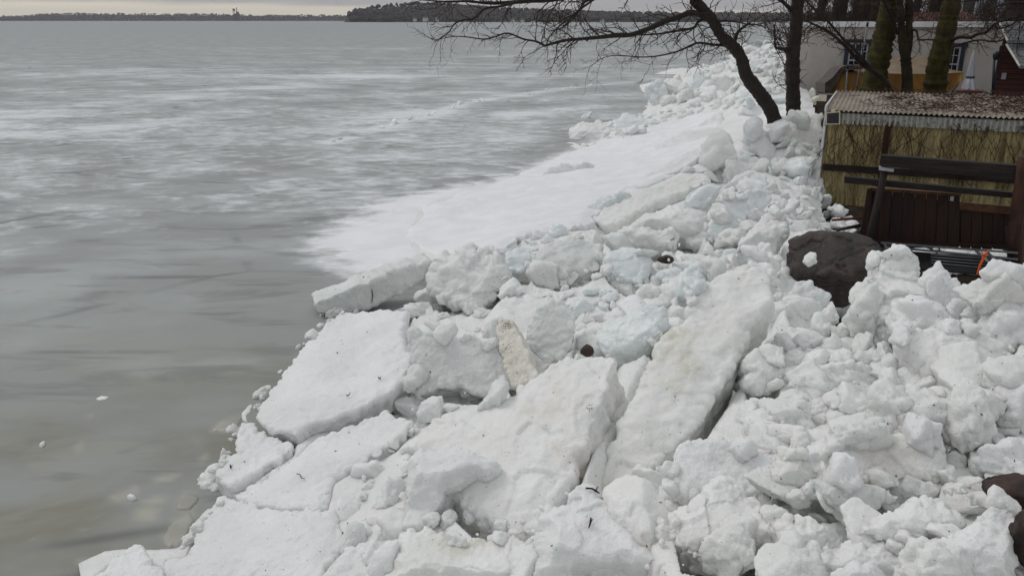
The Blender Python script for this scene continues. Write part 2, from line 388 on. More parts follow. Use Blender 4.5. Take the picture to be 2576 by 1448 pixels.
def lake_mat():
    n = NT('wet_grey_lake_ice')
    P = n.geo.outputs['Position']; sx = n.n('ShaderNodeSeparateXYZ'); n.put(sx.inputs[0], P); Y = sx.outputs['Y']; X = sx.outputs['X']
    dist = n.n('ShaderNodeVectorMath', operation='LENGTH'); n.put(dist.inputs[0], P); D = dist.outputs['Value']
    rot = (0, 0, math.radians(-24))
    near = n.ramp(D, 8., 16., 1, 0); far = n.ramp(D, 60., 500.); mid = n.ramp(D, 11., 19.)
    # bare ice: brown-grey by the shore, bluer out on the lake
    base = n.mix(near, (.385, .418, .410), (.205, .198, .148))
    base = n.mix(far, base, (.36, .395, .415))
    soft = n.noise(.42, 4, .5, n.pos((.8, 1.25, 1), rot)); big = n.noise(.07, 5, .55, n.pos((.6, 1.5, 1), rot)); huge = n.noise(.011, 5, .6, n.pos((.5, 1.6, 1), rot))
    base = n.mix(n.ramp(soft, .38, .62), tuple(x for x in (.30, .31, .30)), base)
    base = n.mix(n.ramp(big, .35, .62, .35, 0), base, (.31, .325, .325))
    base = n.mix(n.math('MULTIPLY', n.ramp(soft, .54, .72, 0, .6), n.math('SUBTRACT', 1., far)), base, (.43, .435, .42))
    base = n.mix(n.math('MULTIPLY', n.n('ShaderNodeAttribute', attribute_name='sunk').outputs['Fac'], n.ramp(n.noise(3., 4), .25, .6, .35, .85)), base, (.42, .41, .355))
    mot = n.math('MULTIPLY', n.ramp(n.noise(.8, 6, .6, n.pos((.8, 1.2, 1), rot), .8), .50, .68, 0, .55), n.ramp(D, 9., 20., 1., 0.))
    base = n.mix(mot, base, (.325, .325, .28))
    st2 = n.noise(.9, 5, .6, n.pos((.45, 1.6, 1), (0, 0, math.radians(-38))), .6)
    base = n.mix(n.math('MULTIPLY', n.ramp(st2, .52, .66, 0, .5), n.ramp(D, 14., 34., 1., .15)), base, (.17, .178, .165))
    # dark hairline cracks refrozen
    vor = n.n('ShaderNodeTexVoronoi', feature='DISTANCE_TO_EDGE'); n.put(vor.inputs['Vector'], n.pos((.16, .25, 1), rot)); vor.inputs['Scale'].default_value = 1.
    warp = n.n('ShaderNodeMapping')
    cr = n.math('MULTIPLY', n.ramp(vor.outputs['Distance'], 0., .028, .55, 0), n.ramp(n.noise(.5, 4), .42, .62))
    base = n.mix(cr, base, (.085, .095, .098))
    # white frozen slush: patches of many sizes, elongated along the shore
    p0 = n.noise(1.9, 6, .62, n.pos((.8, 1.15, 1), rot), .3)
    p1 = n.noise(.45, 8, .66, n.pos((.8, 1.2, 1), rot), .6); p2 = n.noise(.11, 7, .62, n.pos((.6, 1.45, 1), rot), .5); p3 = n.noise(.018, 7, .62, n.pos((.45, 2.2, 1), (0, 0, math.radians(-10))))
    att = n.n('ShaderNodeAttribute', attribute_name='slush'); S = att.outputs['Fac']
    cover = n.math('ADD', n.math('MULTIPLY', n.math('SUBTRACT', p2, .5), .8), n.math('SUBTRACT', p1, .5))
    cover = n.math('ADD', cover, n.math('MULTIPLY', n.math('SUBTRACT', p0, .5), n.ramp(D, 25., 70., 1.0, .35)))
    cover = n.math('ADD', cover, n.math('MULTIPLY', n.math('SUBTRACT', p3, .5), .8))
    rg = n.n('ShaderNodeAttribute', attribute_name='ridge').outputs['Fac']
    cover = n.math('ADD', cover, n.math('MULTIPLY', rg, .30))
    thr = n.math('SUBTRACT', .55, n.math('MULTIPLY', S, .70))
    wm = n.ramp(n.math('SUBTRACT', cover, thr), -.14, .34)
    wm = n.math('MULTIPLY', wm, n.ramp(D, 90., 900., 1., .55))
    c = n.mix(wm, base, (.69, .72, .735))
    # snow apron round the foot of the big sheet
    sn = n.n('ShaderNodeAttribute', attribute_name='snow').outputs['Fac']
    sm = n.ramp(n.math('ADD', sn, n.math('ADD', n.math('MULTIPLY', n.math('SUBTRACT', p1, .5), .8), n.math('MULTIPLY', n.math('SUBTRACT', p0, .5), 1.1))), .18, .80)
    c = n.mix(sm, c, n.mix(n.ramp(n.noise(1.1, 5, .6), .35, .65), (.785, .80, .815), (.86, .87, .885)))
    dirt = n.math('MULTIPLY', n.ramp(n.noise(4.5, 6, .75), .60, .70, 0, .55), n.math('MULTIPLY', n.ramp(D, 9., 16., 1, 0), n.ramp(n.noise(.55, 2), .5, .62)))
    c = n.mix(dirt, c, (.10, .092, .065))
    r = n.math('ADD', n.math('MULTIPLY', n.math('MAXIMUM', wm, sm), .25), n.ramp(D, 10., 80., .42, .52))
    h = n.math('ADD', n.math('MULTIPLY', n.noise(5., 4), .4), n.math('MULTIPLY', n.math('MAXIMUM', wm, sm), 1.2))
    return n.done(c, r, n.ramp(D, 8., 60., .15, .10), n.bump(h, .25, .05))
M['lake'] = lake_mat()
def floe_mat():
    n = NT('sunken_pale_ice')
    a = n.noise(3., 5)
    c = n.mix(n.ramp(a, .35, .65), (.33, .326, .285), (.41, .405, .365))
    return n.done(c, .45, .3, n.bump(n.noise(20., 4), .2, .02))
M['floe'] = floe_mat()

def haze_mat():
    m = bpy.data.materials.new('thin_winter_haze'); m.use_nodes = True; t = m.node_tree; t.nodes.clear()
    v = t.nodes.new('ShaderNodeVolumePrincipled'); v.inputs['Color'].default_value = (.86, .89, .95, 1); v.inputs['Density'].default_value = HAZE; v.inputs['Anisotropy'].default_value = 0.
    o = t.nodes.new('ShaderNodeOutputMaterial'); t.links.new(v.outputs[0], o.inputs['Volume']); return m
HAZE = 8e-5
M['haze'] = haze_mat()

def boulder_mat():
    n = NT('cracked_dark_boulder')
    a = n.noise(2.2, 6, .65); g = n.noise(45., 3, .7); l = n.noise(7., 5, .7)
    c = n.mix(n.ramp(a, .35, .65), (.030, .024, .023), (.072, .054, .046))
    c = n.mix(n.ramp(g, .58, .72, 0, .5), c, (.13, .105, .09)); c = n.mix(n.ramp(l, .60, .72, 0, .55), c, (.055, .048, .02))
    h = n.math('ADD', n.math('MULTIPLY', n.noise(5., 8, .7), 1.), n.math('MULTIPLY', g, .12))
    vor = n.n('ShaderNodeTexVoronoi', feature='DISTANCE_TO_EDGE'); n.put(vor.inputs['Vector'], n.pos((1.1, 1.1, 1.6))); vor.inputs['Scale'].default_value = 1.
    h = n.math('ADD', h, n.ramp(vor.outputs['Distance'], 0., .05, -.5, 0))
    return n.done(c, n.ramp(l, .3, .7, .38, .65), .4, n.bump(h, .9, .09))
M['rock'] = boulder_mat()
# ------------------------------------------------------------------ the heap of shoved ice: heights read off the photo
# (x, y in the 2576 px frame, height above the lake, roughness)
HP = [
 # waterline
 (150,1448,.02,.2),(300,1400,.05,.2),(400,1440,.08,.2),(470,1360,.02,.3),(505,1230,.02,.5),(560,1180,.02,.5),(600,1060,.02,.3),(690,960,.02,.2),(790,840,.02,.2),(830,790,.02,.3),
 (900,770,.0,.4),(1000,730,.0,.6),(1060,690,.05,.6),(960,690,-.05,.1),(900,640,-.06,.1),(1080,640,.03,.2),(980,600,-.03,.05),(1060,500,-.03,.05),(1250,465,-.02,.05),(1400,385,-.02,.05),
 (1440,380,.0,.3),(1430,345,.02,.6),(1490,310,.05,.6),(1630,285,.05,.6),(1640,245,.05,.6),(1630,200,.05,.3),(1740,170,.05,.3),(1850,130,.05,.3),(1905,95,.1,.5),(1925,75,.2,.5),
 # lake side: under the ice
 (100,1300,-.5,.1),(300,1100,-.5,.1),(500,900,-.5,.1),(650,740,-.5,.1),(500,500,-.5,.1),(900,400,-.5,.1),(1250,330,-.5,.1),(1500,240,-.6,.1),(1600,150,-.6,.1),(1800,95,-.6,.1),(200,700,-.6,.1),(1000,200,-.8,.1),(100,300,-.8,.1),
 # flat slabs along the water
 (880,880,.28,.2),(1000,900,.38,.4),(720,1060,.28,.2),(650,1150,.25,.3),(850,1150,.33,.2),(980,1060,.42,.4),(650,1370,.28,.15),(820,1390,.42,.3),(900,1280,.45,.4),(930,1420,.6,.6),
 # front heap
 (1130,930,.75,.7),(1030,1010,.5,.9),(1290,850,.9,.7),(1580,920,1.25,.5),(1400,1050,1.15,.4),(1200,1180,1.0,.5),(1060,1260,.85,.6),(1090,1400,.95,.8),(1300,1420,1.15,.8),
 (1500,900,1.0,.7),(1480,1240,1.25,.7),(1600,1400,1.5,.8),(1850,1400,1.65,.9),(2200,1430,1.85,.9),(2520,1430,1.95,.8),
 (1880,650,1.40,.6),(1800,830,1.50,.5),(1650,1080,1.35,.5),(1560,1230,1.2,.5),(1850,1020,1.45,.9),(1750,1180,1.45,.8),(1950,1000,1.65,.9),(2000,1200,1.65,.9),
 (1990,780,1.55,.9),(2120,780,1.65,.9),(2050,900,1.7,.9),(2220,760,1.85,.9),(2300,640,1.95,.8),(2330,760,2.0,.9),(2430,740,2.05,.9),(2540,730,2.1,.9),(2250,950,1.85,.9),(2450,950,2.05,.7),(2250,1130,1.85,.8),(2480,1180,2.0,.8),
 (1960,720,1.42,.8),(2680,900,2.1,.8),(2700,1300,2.0,.8),(2000,1600,1.8,.8),(1300,1600,1.15,.7),(700,1600,.5,.3),(2700,1600,2.0,.8),
 # middle
 (1100,760,.42,.8),(1180,720,.62,.7),(1230,780,.75,.8),(1380,800,.95,.8),(1330,650,.72,.7),(1400,690,.85,.8),(1540,680,1.0,.6),(1500,760,1.05,.8),(1600,800,1.15,.6),(1680,740,1.25,.8),(1300,600,.5,.6),
 (1480,600,.78,.6),(1620,600,1.0,.7),(1700,660,1.2,.8),(1760,640,1.25,.8),(1900,560,1.2,.8),(1960,600,1.3,.7),(1800,560,1.15,.6),(1700,520,1.1,.5),(1580,540,.8,.5),(1850,500,1.15,.5),(2020,560,1.15,.8),(2080,570,1.05,.8),(2150,590,.95,.7),
 # big sheet and what lies on it
 (1180,610,.18,.1),(1250,540,.18,.02),(1420,480,.30,.02),(1440,420,.18,.1),(1560,390,.32,.02),(1500,350,.10,.05),(1650,310,.38,.05),(1600,460,.55,.05),(1750,300,.75,.05),(1720,430,.85,.3),(1700,380,.75,.1),(1800,340,1.0,.3),(1820,410,1.1,.5),
 (1900,360,1.45,.5),(1900,300,1.42,.4),(1960,296,2.05,.5),(1990,298,2.05,.5),(1935,300,1.85,.5),(2040,300,1.55,.6),(1950,430,1.3,.5),(2020,430,1.2,.5),(2040,500,1.05,.4),(2060,380,1.3,.4),(2050,255,1.7,.4),(1990,260,1.9,.5),
 # second heap further along the shore
 (1520,330,.38,.8),(1620,310,.5,.8),(1700,280,.7,.8),(1690,235,1.1,.8),(1760,250,1.1,.8),(1850,260,1.35,.8),(1720,195,1.2,.7),(1800,190,1.7,.8),(1870,200,2.0,.8),(1940,220,2.1,.8),(1760,205,1.5,.8),(1850,160,2.1,.8),(1930,160,2.5,.8),(1900,125,2.4,.8),(1950,100,2.9,.8),(1945,85,3.0,.7),(1700,185,.35,.3),(1800,160,.6,.4),
]
WP = [ # (X, Y, z, roughness) behind the crests, out of sight
 (4.4,9.2,1.15,.6),(5.3,9.6,.75,.5),(6.5,8.8,.7,.5),(7.5,8.0,.9,.5),(4.9,11.6,.62,.5),(5.6,12.6,.5,.4),(7.,11.,.45,.3),(9.,9.,.45,.3),(9.,13.,.45,.3),(6.2,16.,.62,.5),(6.3,19.,.9,.5),(7.5,17.,.3,.4),(7.8,20.5,1.0,.5),(7.4,24,1.6,.5),(8.5,26,1.3,.5),(9.5,30,1.6,.5),
 (12,38,1.2,.4),(13.5,45,2.2,.5),(16,60,2.0,.5),(11.,36.,2.4,.6),
]
_P = []; _Z = []; _R = []
for x, y, z, r in HP:
    p = on_z(x, y, z); _P.append((p[0] / p[1] * 2.2, math.log(p[1]))); _Z.append(z); _R.append(r)
for X, Y, z, r in WP:
    _P.append((X / Y * 2.2, math.log(Y))); _Z.append(z); _R.append(r)
_P = np.array(_P); _Z = np.array(_Z); _R = np.array(_R)
def _phi(d2): return np.where(d2 > 1e-12, .5 * d2 * np.log(np.maximum(d2, 1e-12)), 0)
_n = len(_P); _d2 = ((_P[:, None] - _P[None]) ** 2).sum(-1)
_A = np.zeros((_n + 3, _n + 3)); _A[:_n, :_n] = _phi(_d2) + np.eye(_n) * 2e-3; _A[:_n, _n] = 1; _A[:_n, _n + 1:] = _P; _A[_n, :_n] = 1; _A[_n + 1:, :_n] = _P.T
_C = np.linalg.solve(_A, np.concatenate([_Z, np.zeros(3)]))
def heap(X, Y, rough=False):
    X = np.asarray(X, float).ravel(); Y = np.maximum(np.asarray(Y, float).ravel(), .5)
    out = np.zeros(len(X)); ro = np.zeros(len(X))
    for s in range(0, len(X), 40000):
        q = np.stack([X[s:s + 40000] / Y[s:s + 40000] * 2.2, np.log(Y[s:s + 40000])], -1)
        d2 = ((q[:, None] - _P[None]) ** 2).sum(-1)
        out[s:s + 40000] = _phi(d2) @ _C[:_n] + _C[_n] + q @ _C[_n + 1:]
        if rough:
            wgt = 1 / (d2 + 1e-4) ** 1.5; ro[s:s + 40000] = (wgt @ _R) / wgt.sum(1)
    return (out, ro) if rough else out
def hit(qx, qy):
    """where the line of sight through a measured point meets the heap"""
    qx = np.atleast_1d(np.asarray(qx, float)); qy = np.atleast_1d(np.asarray(qy, float))
    d = ray(qx, qy); d = d / d[:, 1:2]; n = len(qx)
    Y = np.full(n, 3.2); done = np.zeros(n, bool); prev = Y.copy()
    for _ in range(260):
        p = CAMP + d * Y[:, None]; z = np.maximum(heap(p[:, 0], p[:, 1]), 0.0)
        under = (p[:, 2] <= z) & ~done
        done |= under
        if done.all(): break
        prev = np.where(done, prev, Y); Y = np.where(done, Y, Y * 1.015)
    lo, hi = prev, Y
    for _ in range(12):
        m = (lo + hi) / 2; p = CAMP + d * m[:, None]; u = p[:, 2] <= np.maximum(heap(p[:, 0], p[:, 1]), 0.0)
        hi = np.where(u, m, hi); lo = np.where(u, lo, m)
    return CAMP + d * hi[:, None]

# crushed ice that fills the heap
def build_heap():
    nu, ny = 700, 560
    us = np.linspace(-.62, 1.12, nu); ys = np.exp(np.linspace(math.log(3.0), math.log(62.), ny))
    U, Yg = np.meshgrid(us, ys); X = (U * Yg).ravel(); Y = Yg.ravel()
    z, r = heap(X, Y, True); r = np.clip(r, .03, 1)
    P = np.stack([X, Y, z], -1)
    G = P.reshape(ny, nu, 3); du = np.gradient(G, axis=1); dv = np.gradient(G, axis=0); N = np.cross(du, dv).reshape(-1, 3); N /= np.linalg.norm(N, axis=1, keepdims=True) + 1e-9
    D = np.hypot(X, Y); k = np.clip(D / 9., .7, 2.2)[:, None]
    warp = np.stack([perlin(P * 1.3), perlin(P * 1.3 + 40), perlin(P * 1.3 + 80)], -1) * .16
    A = np.where(r > .25, (r - .25) / .65, 0)
    W_ = P + warp
    d = A * (.15 * billow(W_ * 1.7) + .10 * cells(W_ * 2.3 + .25 * fbm(P * 3, 2)[:, None]) + .085 * billow(W_ * 3.6 / np.sqrt(k)) + .03 * billow(P * 8.5 / k) + .012 * fbm(P * 8., 3)) + .05 * fbm(P * 1.1, 2) * (.25 + A) + .012 * fbm(P * 7., 3) * (.4 + A) - .05 * A
    P = P + N * d[:, None] * np.clip(D / 8, .75, 1.3)[:, None]
    keep = (z > -.16) & ((Y < 14) | (X < np.interp(Y, [14, 17.7, 24, 36, 62], [5.6, 6.75, 8.9, 12.6, 20.])))
    # let the blocks stand clear of the crushed ice
    pq = P - CAMP; dp = pq[:, 1] * CP - pq[:, 2] * SP; qx = CX + F * pq[:, 0] / dp; qy = CY - F * (pq[:, 1] * SP + pq[:, 2] * CP) / dp
    low = np.zeros(len(P))
    for h, (dep, dil) in zip(HEROES, HDEP):
        hx = [p[0] for p in h]; hy = [p[1] for p in h]
        s_ = np.where((qx > min(hx) - 30) & (qx < max(hx) + 30) & (qy > min(hy) - 30) & (qy < max(hy) + 30))[0]
        if len(s_): low[s_] = np.maximum(low[s_], dep * smooth01(poly_dist(qx[s_], qy[s_], h), -dil, 14))
    P[:, 2] -= low + .17 * np.clip(A * 1.4, 0, 1) * np.clip(D / 8, .8, 1.3) * (1 - .75 * smooth01(D, 15, 21))
    idx = np.arange(nu * ny).reshape(ny, nu)
    q = np.stack([idx[:-1, :-1], idx[:-1, 1:], idx[1:, 1:], idx[1:, :-1]], -1).reshape(-1, 4)
    q = q[keep[q].all(1)]
    used = np.unique(q); m = np.full(nu * ny, -1); m[used] = np.arange(len(used))
    o = link('crushed_ice', np_mesh('crushed_ice', P[used], m[q], M['clod'], True))
    return tag(o, 'crushed white ice and snow filling the heap between the blocks', 'crushed ice', kind='stuff')

# ------------------------------------------------------------------ frozen lake
APRON = [(on_z(x, y, 0)[0], on_z(x, y, 0)[1]) for x, y in ((800,600),(960,520),(1130,475),(1290,450),(1440,385),(1560,330),(1640,300),(1700,420),(1400,600),(1100,670),(960,690),(880,672))]
SUNK = [('l', [(230, 880), (310, 850), (440, 800), (470, 830), (450, 900), (380, 925), (270, 920)]), ('l', [(480, 905), (590, 865), (680, 880), (660, 925), (540, 935)]), ('l', [(440, 960), (560, 930), (625, 960), (610, 1050), (520, 1060), (430, 1030)]), ('l', [(715, 920), (790, 840), (880, 850), (900, 890), (830, 970), (730, 970)]),
        ('l', [(615, 1180), (700, 1040), (840, 960), (860, 1040), (830, 1100), (780, 1230), (660, 1240)]), ('l', [(970, 400), (1040, 330), (1130, 295), (1220, 295), (1180, 360), (1110, 410)]), ('l', [(890, 610), (940, 575), (970, 590), (920, 630)]), ('l', [(530, 760), (640, 710), (760, 715), (700, 760), (580, 780)]), ('l', [(0, 500), (60, 470), (70, 530), (10, 560)]), ('l', [(60, 300), (130, 280), (120, 310)]), ('l', [(20, 1340), (200, 1330), (240, 1400), (100, 1440)])]
def build_lake():
    us = np.concatenate([np.linspace(-1.7, -.68, 40)[:-1], np.linspace(-.68, -.1, 230)[:-1], np.linspace(-.1, 1.2, 110)]); ys = np.concatenate([np.linspace(-14, 2.2, 8), np.exp(np.linspace(math.log(2.6), math.log(70), 300)), np.exp(np.linspace(math.log(75), math.log(6200), 50))])
    U, Yg = np.meshgrid(us, ys); X = np.where(Yg > 2.5, U * Yg, U * 2.6 * 4); X = np.clip(X.ravel(), -5600, 5600); Y = Yg.ravel()
    ny, nu = len(ys), len(us)
    idx = np.arange(nu * ny).reshape(ny, nu)
    q = np.stack([idx[:-1, :-1], idx[:-1, 1:], idx[1:, 1:], idx[1:, :-1]], -1).reshape(-1, 4)
    z = np.zeros_like(X)
    me = np_mesh('lake_ice', np.stack([X, Y, z], -1), q, M['lake'], True)
    D = np.hypot(X, Y); u = X / np.maximum(Y, .1)
    h = heap(X, np.maximum(Y, 2.6))
    nq = np.stack([X, Y, 0 * X], -1); D0 = D; D = D + 5. * fbm(nq * [.16, .22, 1], 3)
    s = smooth01(D, 9.5, 27) * (.80 - .45 * smooth01(D, 45, 240)) * (1 - .75 * smooth01(u, .0, .13) * (1 - smooth01(D, 28, 40)))
    s *= 1 - .8 * np.exp(-((X + 1.5) ** 2 / 6 + (Y - 12.5) ** 2 / 5))
    me.attributes.new('slush', 'FLOAT', 'POINT').data.foreach_set('value', s.astype(np.float32))
    sd = poly_dist(X, Y, APRON)
    # snow caught along the low pressure ridges, and pale ice lying under the surface by the slabs
    def line_d(pts):
        W = [on_z(x, y, 0) for x, y in pts]; d = np.full(len(X), 1e9)
        for p, q_ in zip(W[:-1], W[1:]):
            ex, ey = q_[0] - p[0], q_[1] - p[1]; t = np.clip(((X - p[0]) * ex + (Y - p[1]) * ey) / (ex * ex + ey * ey), 0, 1); d = np.minimum(d, np.hypot(X - p[0] - t * ex, Y - p[1] - t * ey))
        return d
    rid = np.maximum.reduce([am * np.exp(-(line_d(l) / wd) ** 2) for am, l, wd in ((1., [(945,326),(1010,306),(1080,291),(1130,273),(1180,258),(1245,248)], .55), (.8, [(940,300),(1000,288),(1060,280)], 1.3), (1., [(825,361),(850,352),(890,346)], .35), (.8, [(1280,243),(1400,226),(1580,207)], .8), (.7, [(1290,290),(1420,275),(1520,268)], 1.2), (.5, [(0,300),(250,262),(560,235),(800,205),(1000,180)], 3.5), (.5, [(0,345),(200,330),(420,300)], 1.4))])
    sunk = np.zeros(len(X))
    for cr, pl in SUNK:
        W = on_z(*np.array(Q(cr, *pl)).T, 0.); sunk = np.maximum(sunk, smooth01(poly_dist(X, Y, [(p[0], p[1]) for p in W]) + .03 * fbm(nq * 4, 2), -.06, .07))
    me.attributes.new('sunk', 'FLOAT', 'POINT').data.foreach_set('value', sunk.astype(np.float32))
    me.attributes.new('ridge', 'FLOAT', 'POINT').data.foreach_set('value', rid.astype(np.float32))
    me.attributes.new('snow', 'FLOAT', 'POINT').data.foreach_set('value', smooth01(sd, -1.6, 1.1).astype(np.float32))
    return tag(link('lake', me), 'grey frozen lake streaked with white slush', 'lake', kind='structure')
build_lake()

# ------------------------------------------------------------------ land on the right, behind the heap
def land(X, Y):
    z = np.interp(Y, [0, 6, 13, 17, 22, 28, 34, 60, 150, 600], [.25, .3, .38, .45, .85, 1.45, 1.7, 2.0, 3.0, 6.])
    edge = X - np.interp(Y, [0, 9, 12, 17.7, 24, 36, 60, 150, 600], [3.5, 4.2, 4.6, 6.4, 8.0, 11.6, 21., 60, 320])
    return z - 1.6 * smooth01(-edge, -.5, 3.0) - .8 * np.clip(-edge - 3, 0, 50)
def build_ground():
    ys = np.concatenate([np.linspace(2, 40, 80), np.exp(np.linspace(math.log(42), math.log(700), 30))]); k = np.linspace(0, 1, 90)
    K, Yg = np.meshgrid(k, ys); X = Yg * .18 + 1 + K ** 1.4 * (40 + Yg * 1.6); X = X.ravel(); Y = Yg.ravel()
    z = land(X, Y) + .03 * perlin(np.stack([X, Y, 0 * X], -1) * 1.2)
    ny, nu = Yg.shape; idx = np.arange(nu * ny).reshape(ny, nu)
    q = np.stack([idx[:-1, :-1], idx[:-1, 1:], idx[1:, 1:], idx[1:, :-1]], -1).reshape(-1, 4)
    q = q[(z > -.6)[q].all(1)]
    used = np.unique(q); m = np.full(nu * ny, -1); m[used] = np.arange(len(used))
    return tag(link('ground', np_mesh('ground', np.stack([X, Y, z], -1)[used], m[q], M['ground'], True)), 'brown leaf littered shore ground behind the heap', 'ground', kind='structure')
build_ground()

# ------------------------------------------------------------------ far shore
def ridge(name, prof, Y, depth, mat, label):
    """prof: (qx, height px above the shoreline); a rounded wooded ridge standing at distance Y"""
    qx = np.array([p[0] for p in prof], float); hp = np.array([p[1] for p in prof], float)
    xs = np.linspace(qx[0], qx[-1], 160); h = np.interp(xs, qx, hp) * Y / F * 1.08
    X = (xs - CX) / F * Y * 1.02; t = np.linspace(0, 1, 12)
    V = []
    for ti in t:
        prof_t = math.sin(min(ti * 1.9, math.pi / 2 + .7) if ti < .8 else math.pi / 2 + .7) if ti < .5 else math.cos((ti - .5) * 2 * 1.35) * 1.0
        yy = Y + ti * depth; V.append(np.stack([X * yy / Y, np.full_like(X, yy), np.maximum(h * max(prof_t, 0.0) ** .8, 0) - .3], -1))
    V = np.concatenate(V); n = len(xs); idx = np.arange(n * len(t)).reshape(len(t), n)
    q = np.stack([idx[:-1, :-1], idx[:-1, 1:], idx[1:, 1:], idx[1:, :-1]], -1).reshape(-1, 4)
    V[:, 2] += np.abs(fbm(V / (depth * .08), 3)) * h.max() * .05 * (V[:, 2] > .5)
    tag(link(name, np_mesh(name, V, q, mat, True)), label, 'hill', kind='structure')
    def zat(X_, Y_):
        ti = (Y_ - Y) / depth; hh = np.interp(X_ / Y_ * Y, X, h)
        p = np.where(ti < .5, np.sin(np.minimum(ti * 1.9, math.pi / 2)), np.cos((ti - .5) * 2 * 1.35)); return hh * np.maximum(p, 0) ** .8 - .3
    return zat
_ico = bmesh.new(); bmesh.ops.create_icosphere(_ico, subdivisions=1, radius=1); _icoV = np.array([v.co for v in _ico.verts]); _icoF = np.array([[v.index for v in f.verts] for f in _ico.faces]); _ico.free()
def woods(name, zat, x0, x1, Y, depth, n, tall, mat, label, seed):
    """a far wood that reads as one mass: ragged bare crowns on thin stems"""
    r = np.random.default_rng(seed); Vs = []; Fs = []; b = 0
    for i in range(n):
        f = r.random() ** 1.3 * .62; y = Y + f * depth; x = ((x0 + r.random() * (x1 - x0)) - CX) / F * y * 1.02
        z = float(zat(np.array([x]), np.array([y]))[0]); hgt = tall * (.62 + .42 * r.random() ** 1.6); wd = hgt * r.uniform(.38, .62)
        V = _icoV * (1 + r.uniform(-.33, .33, (len(_icoV), 1))) * [wd, wd, hgt * .40] + [x, y, z + hgt * .60]
        Vs.append(V); Fs.append(_icoF + b); b += len(V)
        s = wd * .09; S = np.array([[-s, 0, 0], [s, 0, 0], [s * .6, 0, hgt * .45], [-s * .6, 0, hgt * .45], [0, s * 2, 0], [0, s, hgt * .45]]) + [x, y, z - .5]
        Vs.append(S); Fs.append(np.array([[0, 1, 2], [0, 2, 3], [1, 4, 5], [1, 5, 2]]) + b); b += 6
    o = link(name, np_mesh(name, np.concatenate(Vs), np.concatenate(Fs), mat))
    return tag(o, label, 'woods', kind='stuff')
z1 = ridge('hills', [(-260,12),(0,8),(150,9),(180,14),(260,15),(400,14),(590,13),(700,11),(920,10),(1000,10),(1300,12),(1700,12),(2100,12)], 4400., 900., M['hill'], 'low wooded far shore on the left of the lake')
woods('far_woods', z1, -250, 1000, 4400., 900., 2600, 12., M['farwood'], 'hazy bare woods along the far left shore', 1)
z2 = ridge('hills', [(895,13),(915,20),(960,29),(1010,34),(1060,39),(1130,37),(1180,32),(1280,25),(1380,22),(1520,17),(1700,15),(1900,14),(2300,14)], 1900., 420., M['bluff'], 'grassy wooded headland across the lake')
woods('headland_woods', z2, 905, 2250, 1905., 420., 3600, 11., M['headwood'], 'bare grey brown woods covering the headland', 2)
# trees on the tip of the headland, each standing clear of the next
tipx = [912, 922, 931, 941, 952, 962, 973, 984, 995, 1006]
ORD = ['leftmost', 'second from the left', 'third from the left', 'fourth from the left', 'fifth from the left', 'fifth from the right', 'fourth from the right', 'third from the right', 'second from the right', 'rightmost']
for i, x in enumerate(tipx):
    r = np.random.default_rng(40 + i); y = 1885.; X = (x - CX) / F * y * 1.02; z = float(z2(np.array([X * 1.0]), np.array([1960.]))[0]) * .75; hgt = 13 + 4 * r.random()
    t = thing('headland_tree', (X, y, z), ORD[i] + ' of the bare trees on the headland tip', 'tree', 'bare trees on the headland tip')
    MB().tube([(X, y, z - 2), (X + .4, y, z + hgt * .55)], [.5, .25], 6).build('trunk', M['headwood'], t)
    V = np.concatenate([_icoV * (1 + r.uniform(-.3, .3, (len(_icoV), 1))) * [hgt * .2, hgt * .2, hgt * .2] + [X + r.uniform(-.18, .18) * hgt, y, z + hgt * r.uniform(.55, .85)] for _ in range(5)])
    m = MB(); m.add(V, [tuple(f + k * len(_icoV)) for k in range(5) for f in _icoF]); m.build('crown', M['headwood'], t)
# ------------------------------------------------------------------ ice blocks
def remeshed(V, Fc, vox, smooth=3):
    """closed solid -> even mesh with softened edges"""
    me = bpy.data.meshes.new('solid'); me.from_pydata([tuple(map(float, v)) for v in V], [], Fc); me.update()
    o = bpy.data.objects.new('solid', me); COL.objects.link(o)
    r = o.modifiers.new('r', 'REMESH'); r.mode = 'VOXEL'; r.voxel_size = vox
    s = o.modifiers.new('s', 'SMOOTH'); s.factor = .5; s.iterations = smooth
    dg = bpy.context.evaluated_depsgraph_get(); e = o.evaluated_get(dg); m2 = e.to_mesh()
    n = len(m2.vertices); co = np.empty(n * 3, np.float32); m2.vertices.foreach_get('co', co); co = co.reshape(-1, 3)
    no = np.empty(n * 3, np.float32); m2.vertex_normals.foreach_get('vector', no); no = no.reshape(-1, 3)
    nl = len(m2.loops); vi = np.empty(nl, np.int32); m2.loops.foreach_get('vertex_index', vi); F4 = vi.reshape(-1, 4).copy() if nl == 4 * len(m2.polygons) else None
    if F4 is None:
        ls = np.empty(len(m2.polygons), np.int32); lt = ls.copy(); m2.polygons.foreach_get('loop_start', ls); m2.polygons.foreach_get('loop_total', lt)
        F4 = [vi[a:a + b].tolist() for a, b in zip(ls, lt)]
    e.to_mesh_clear(); bpy.data.objects.remove(o); bpy.data.meshes.remove(me)
    return co.copy(), no.copy(), F4
HDEP = []; HLAB = []
HEROES = []          # outlines already taken, in photo measure
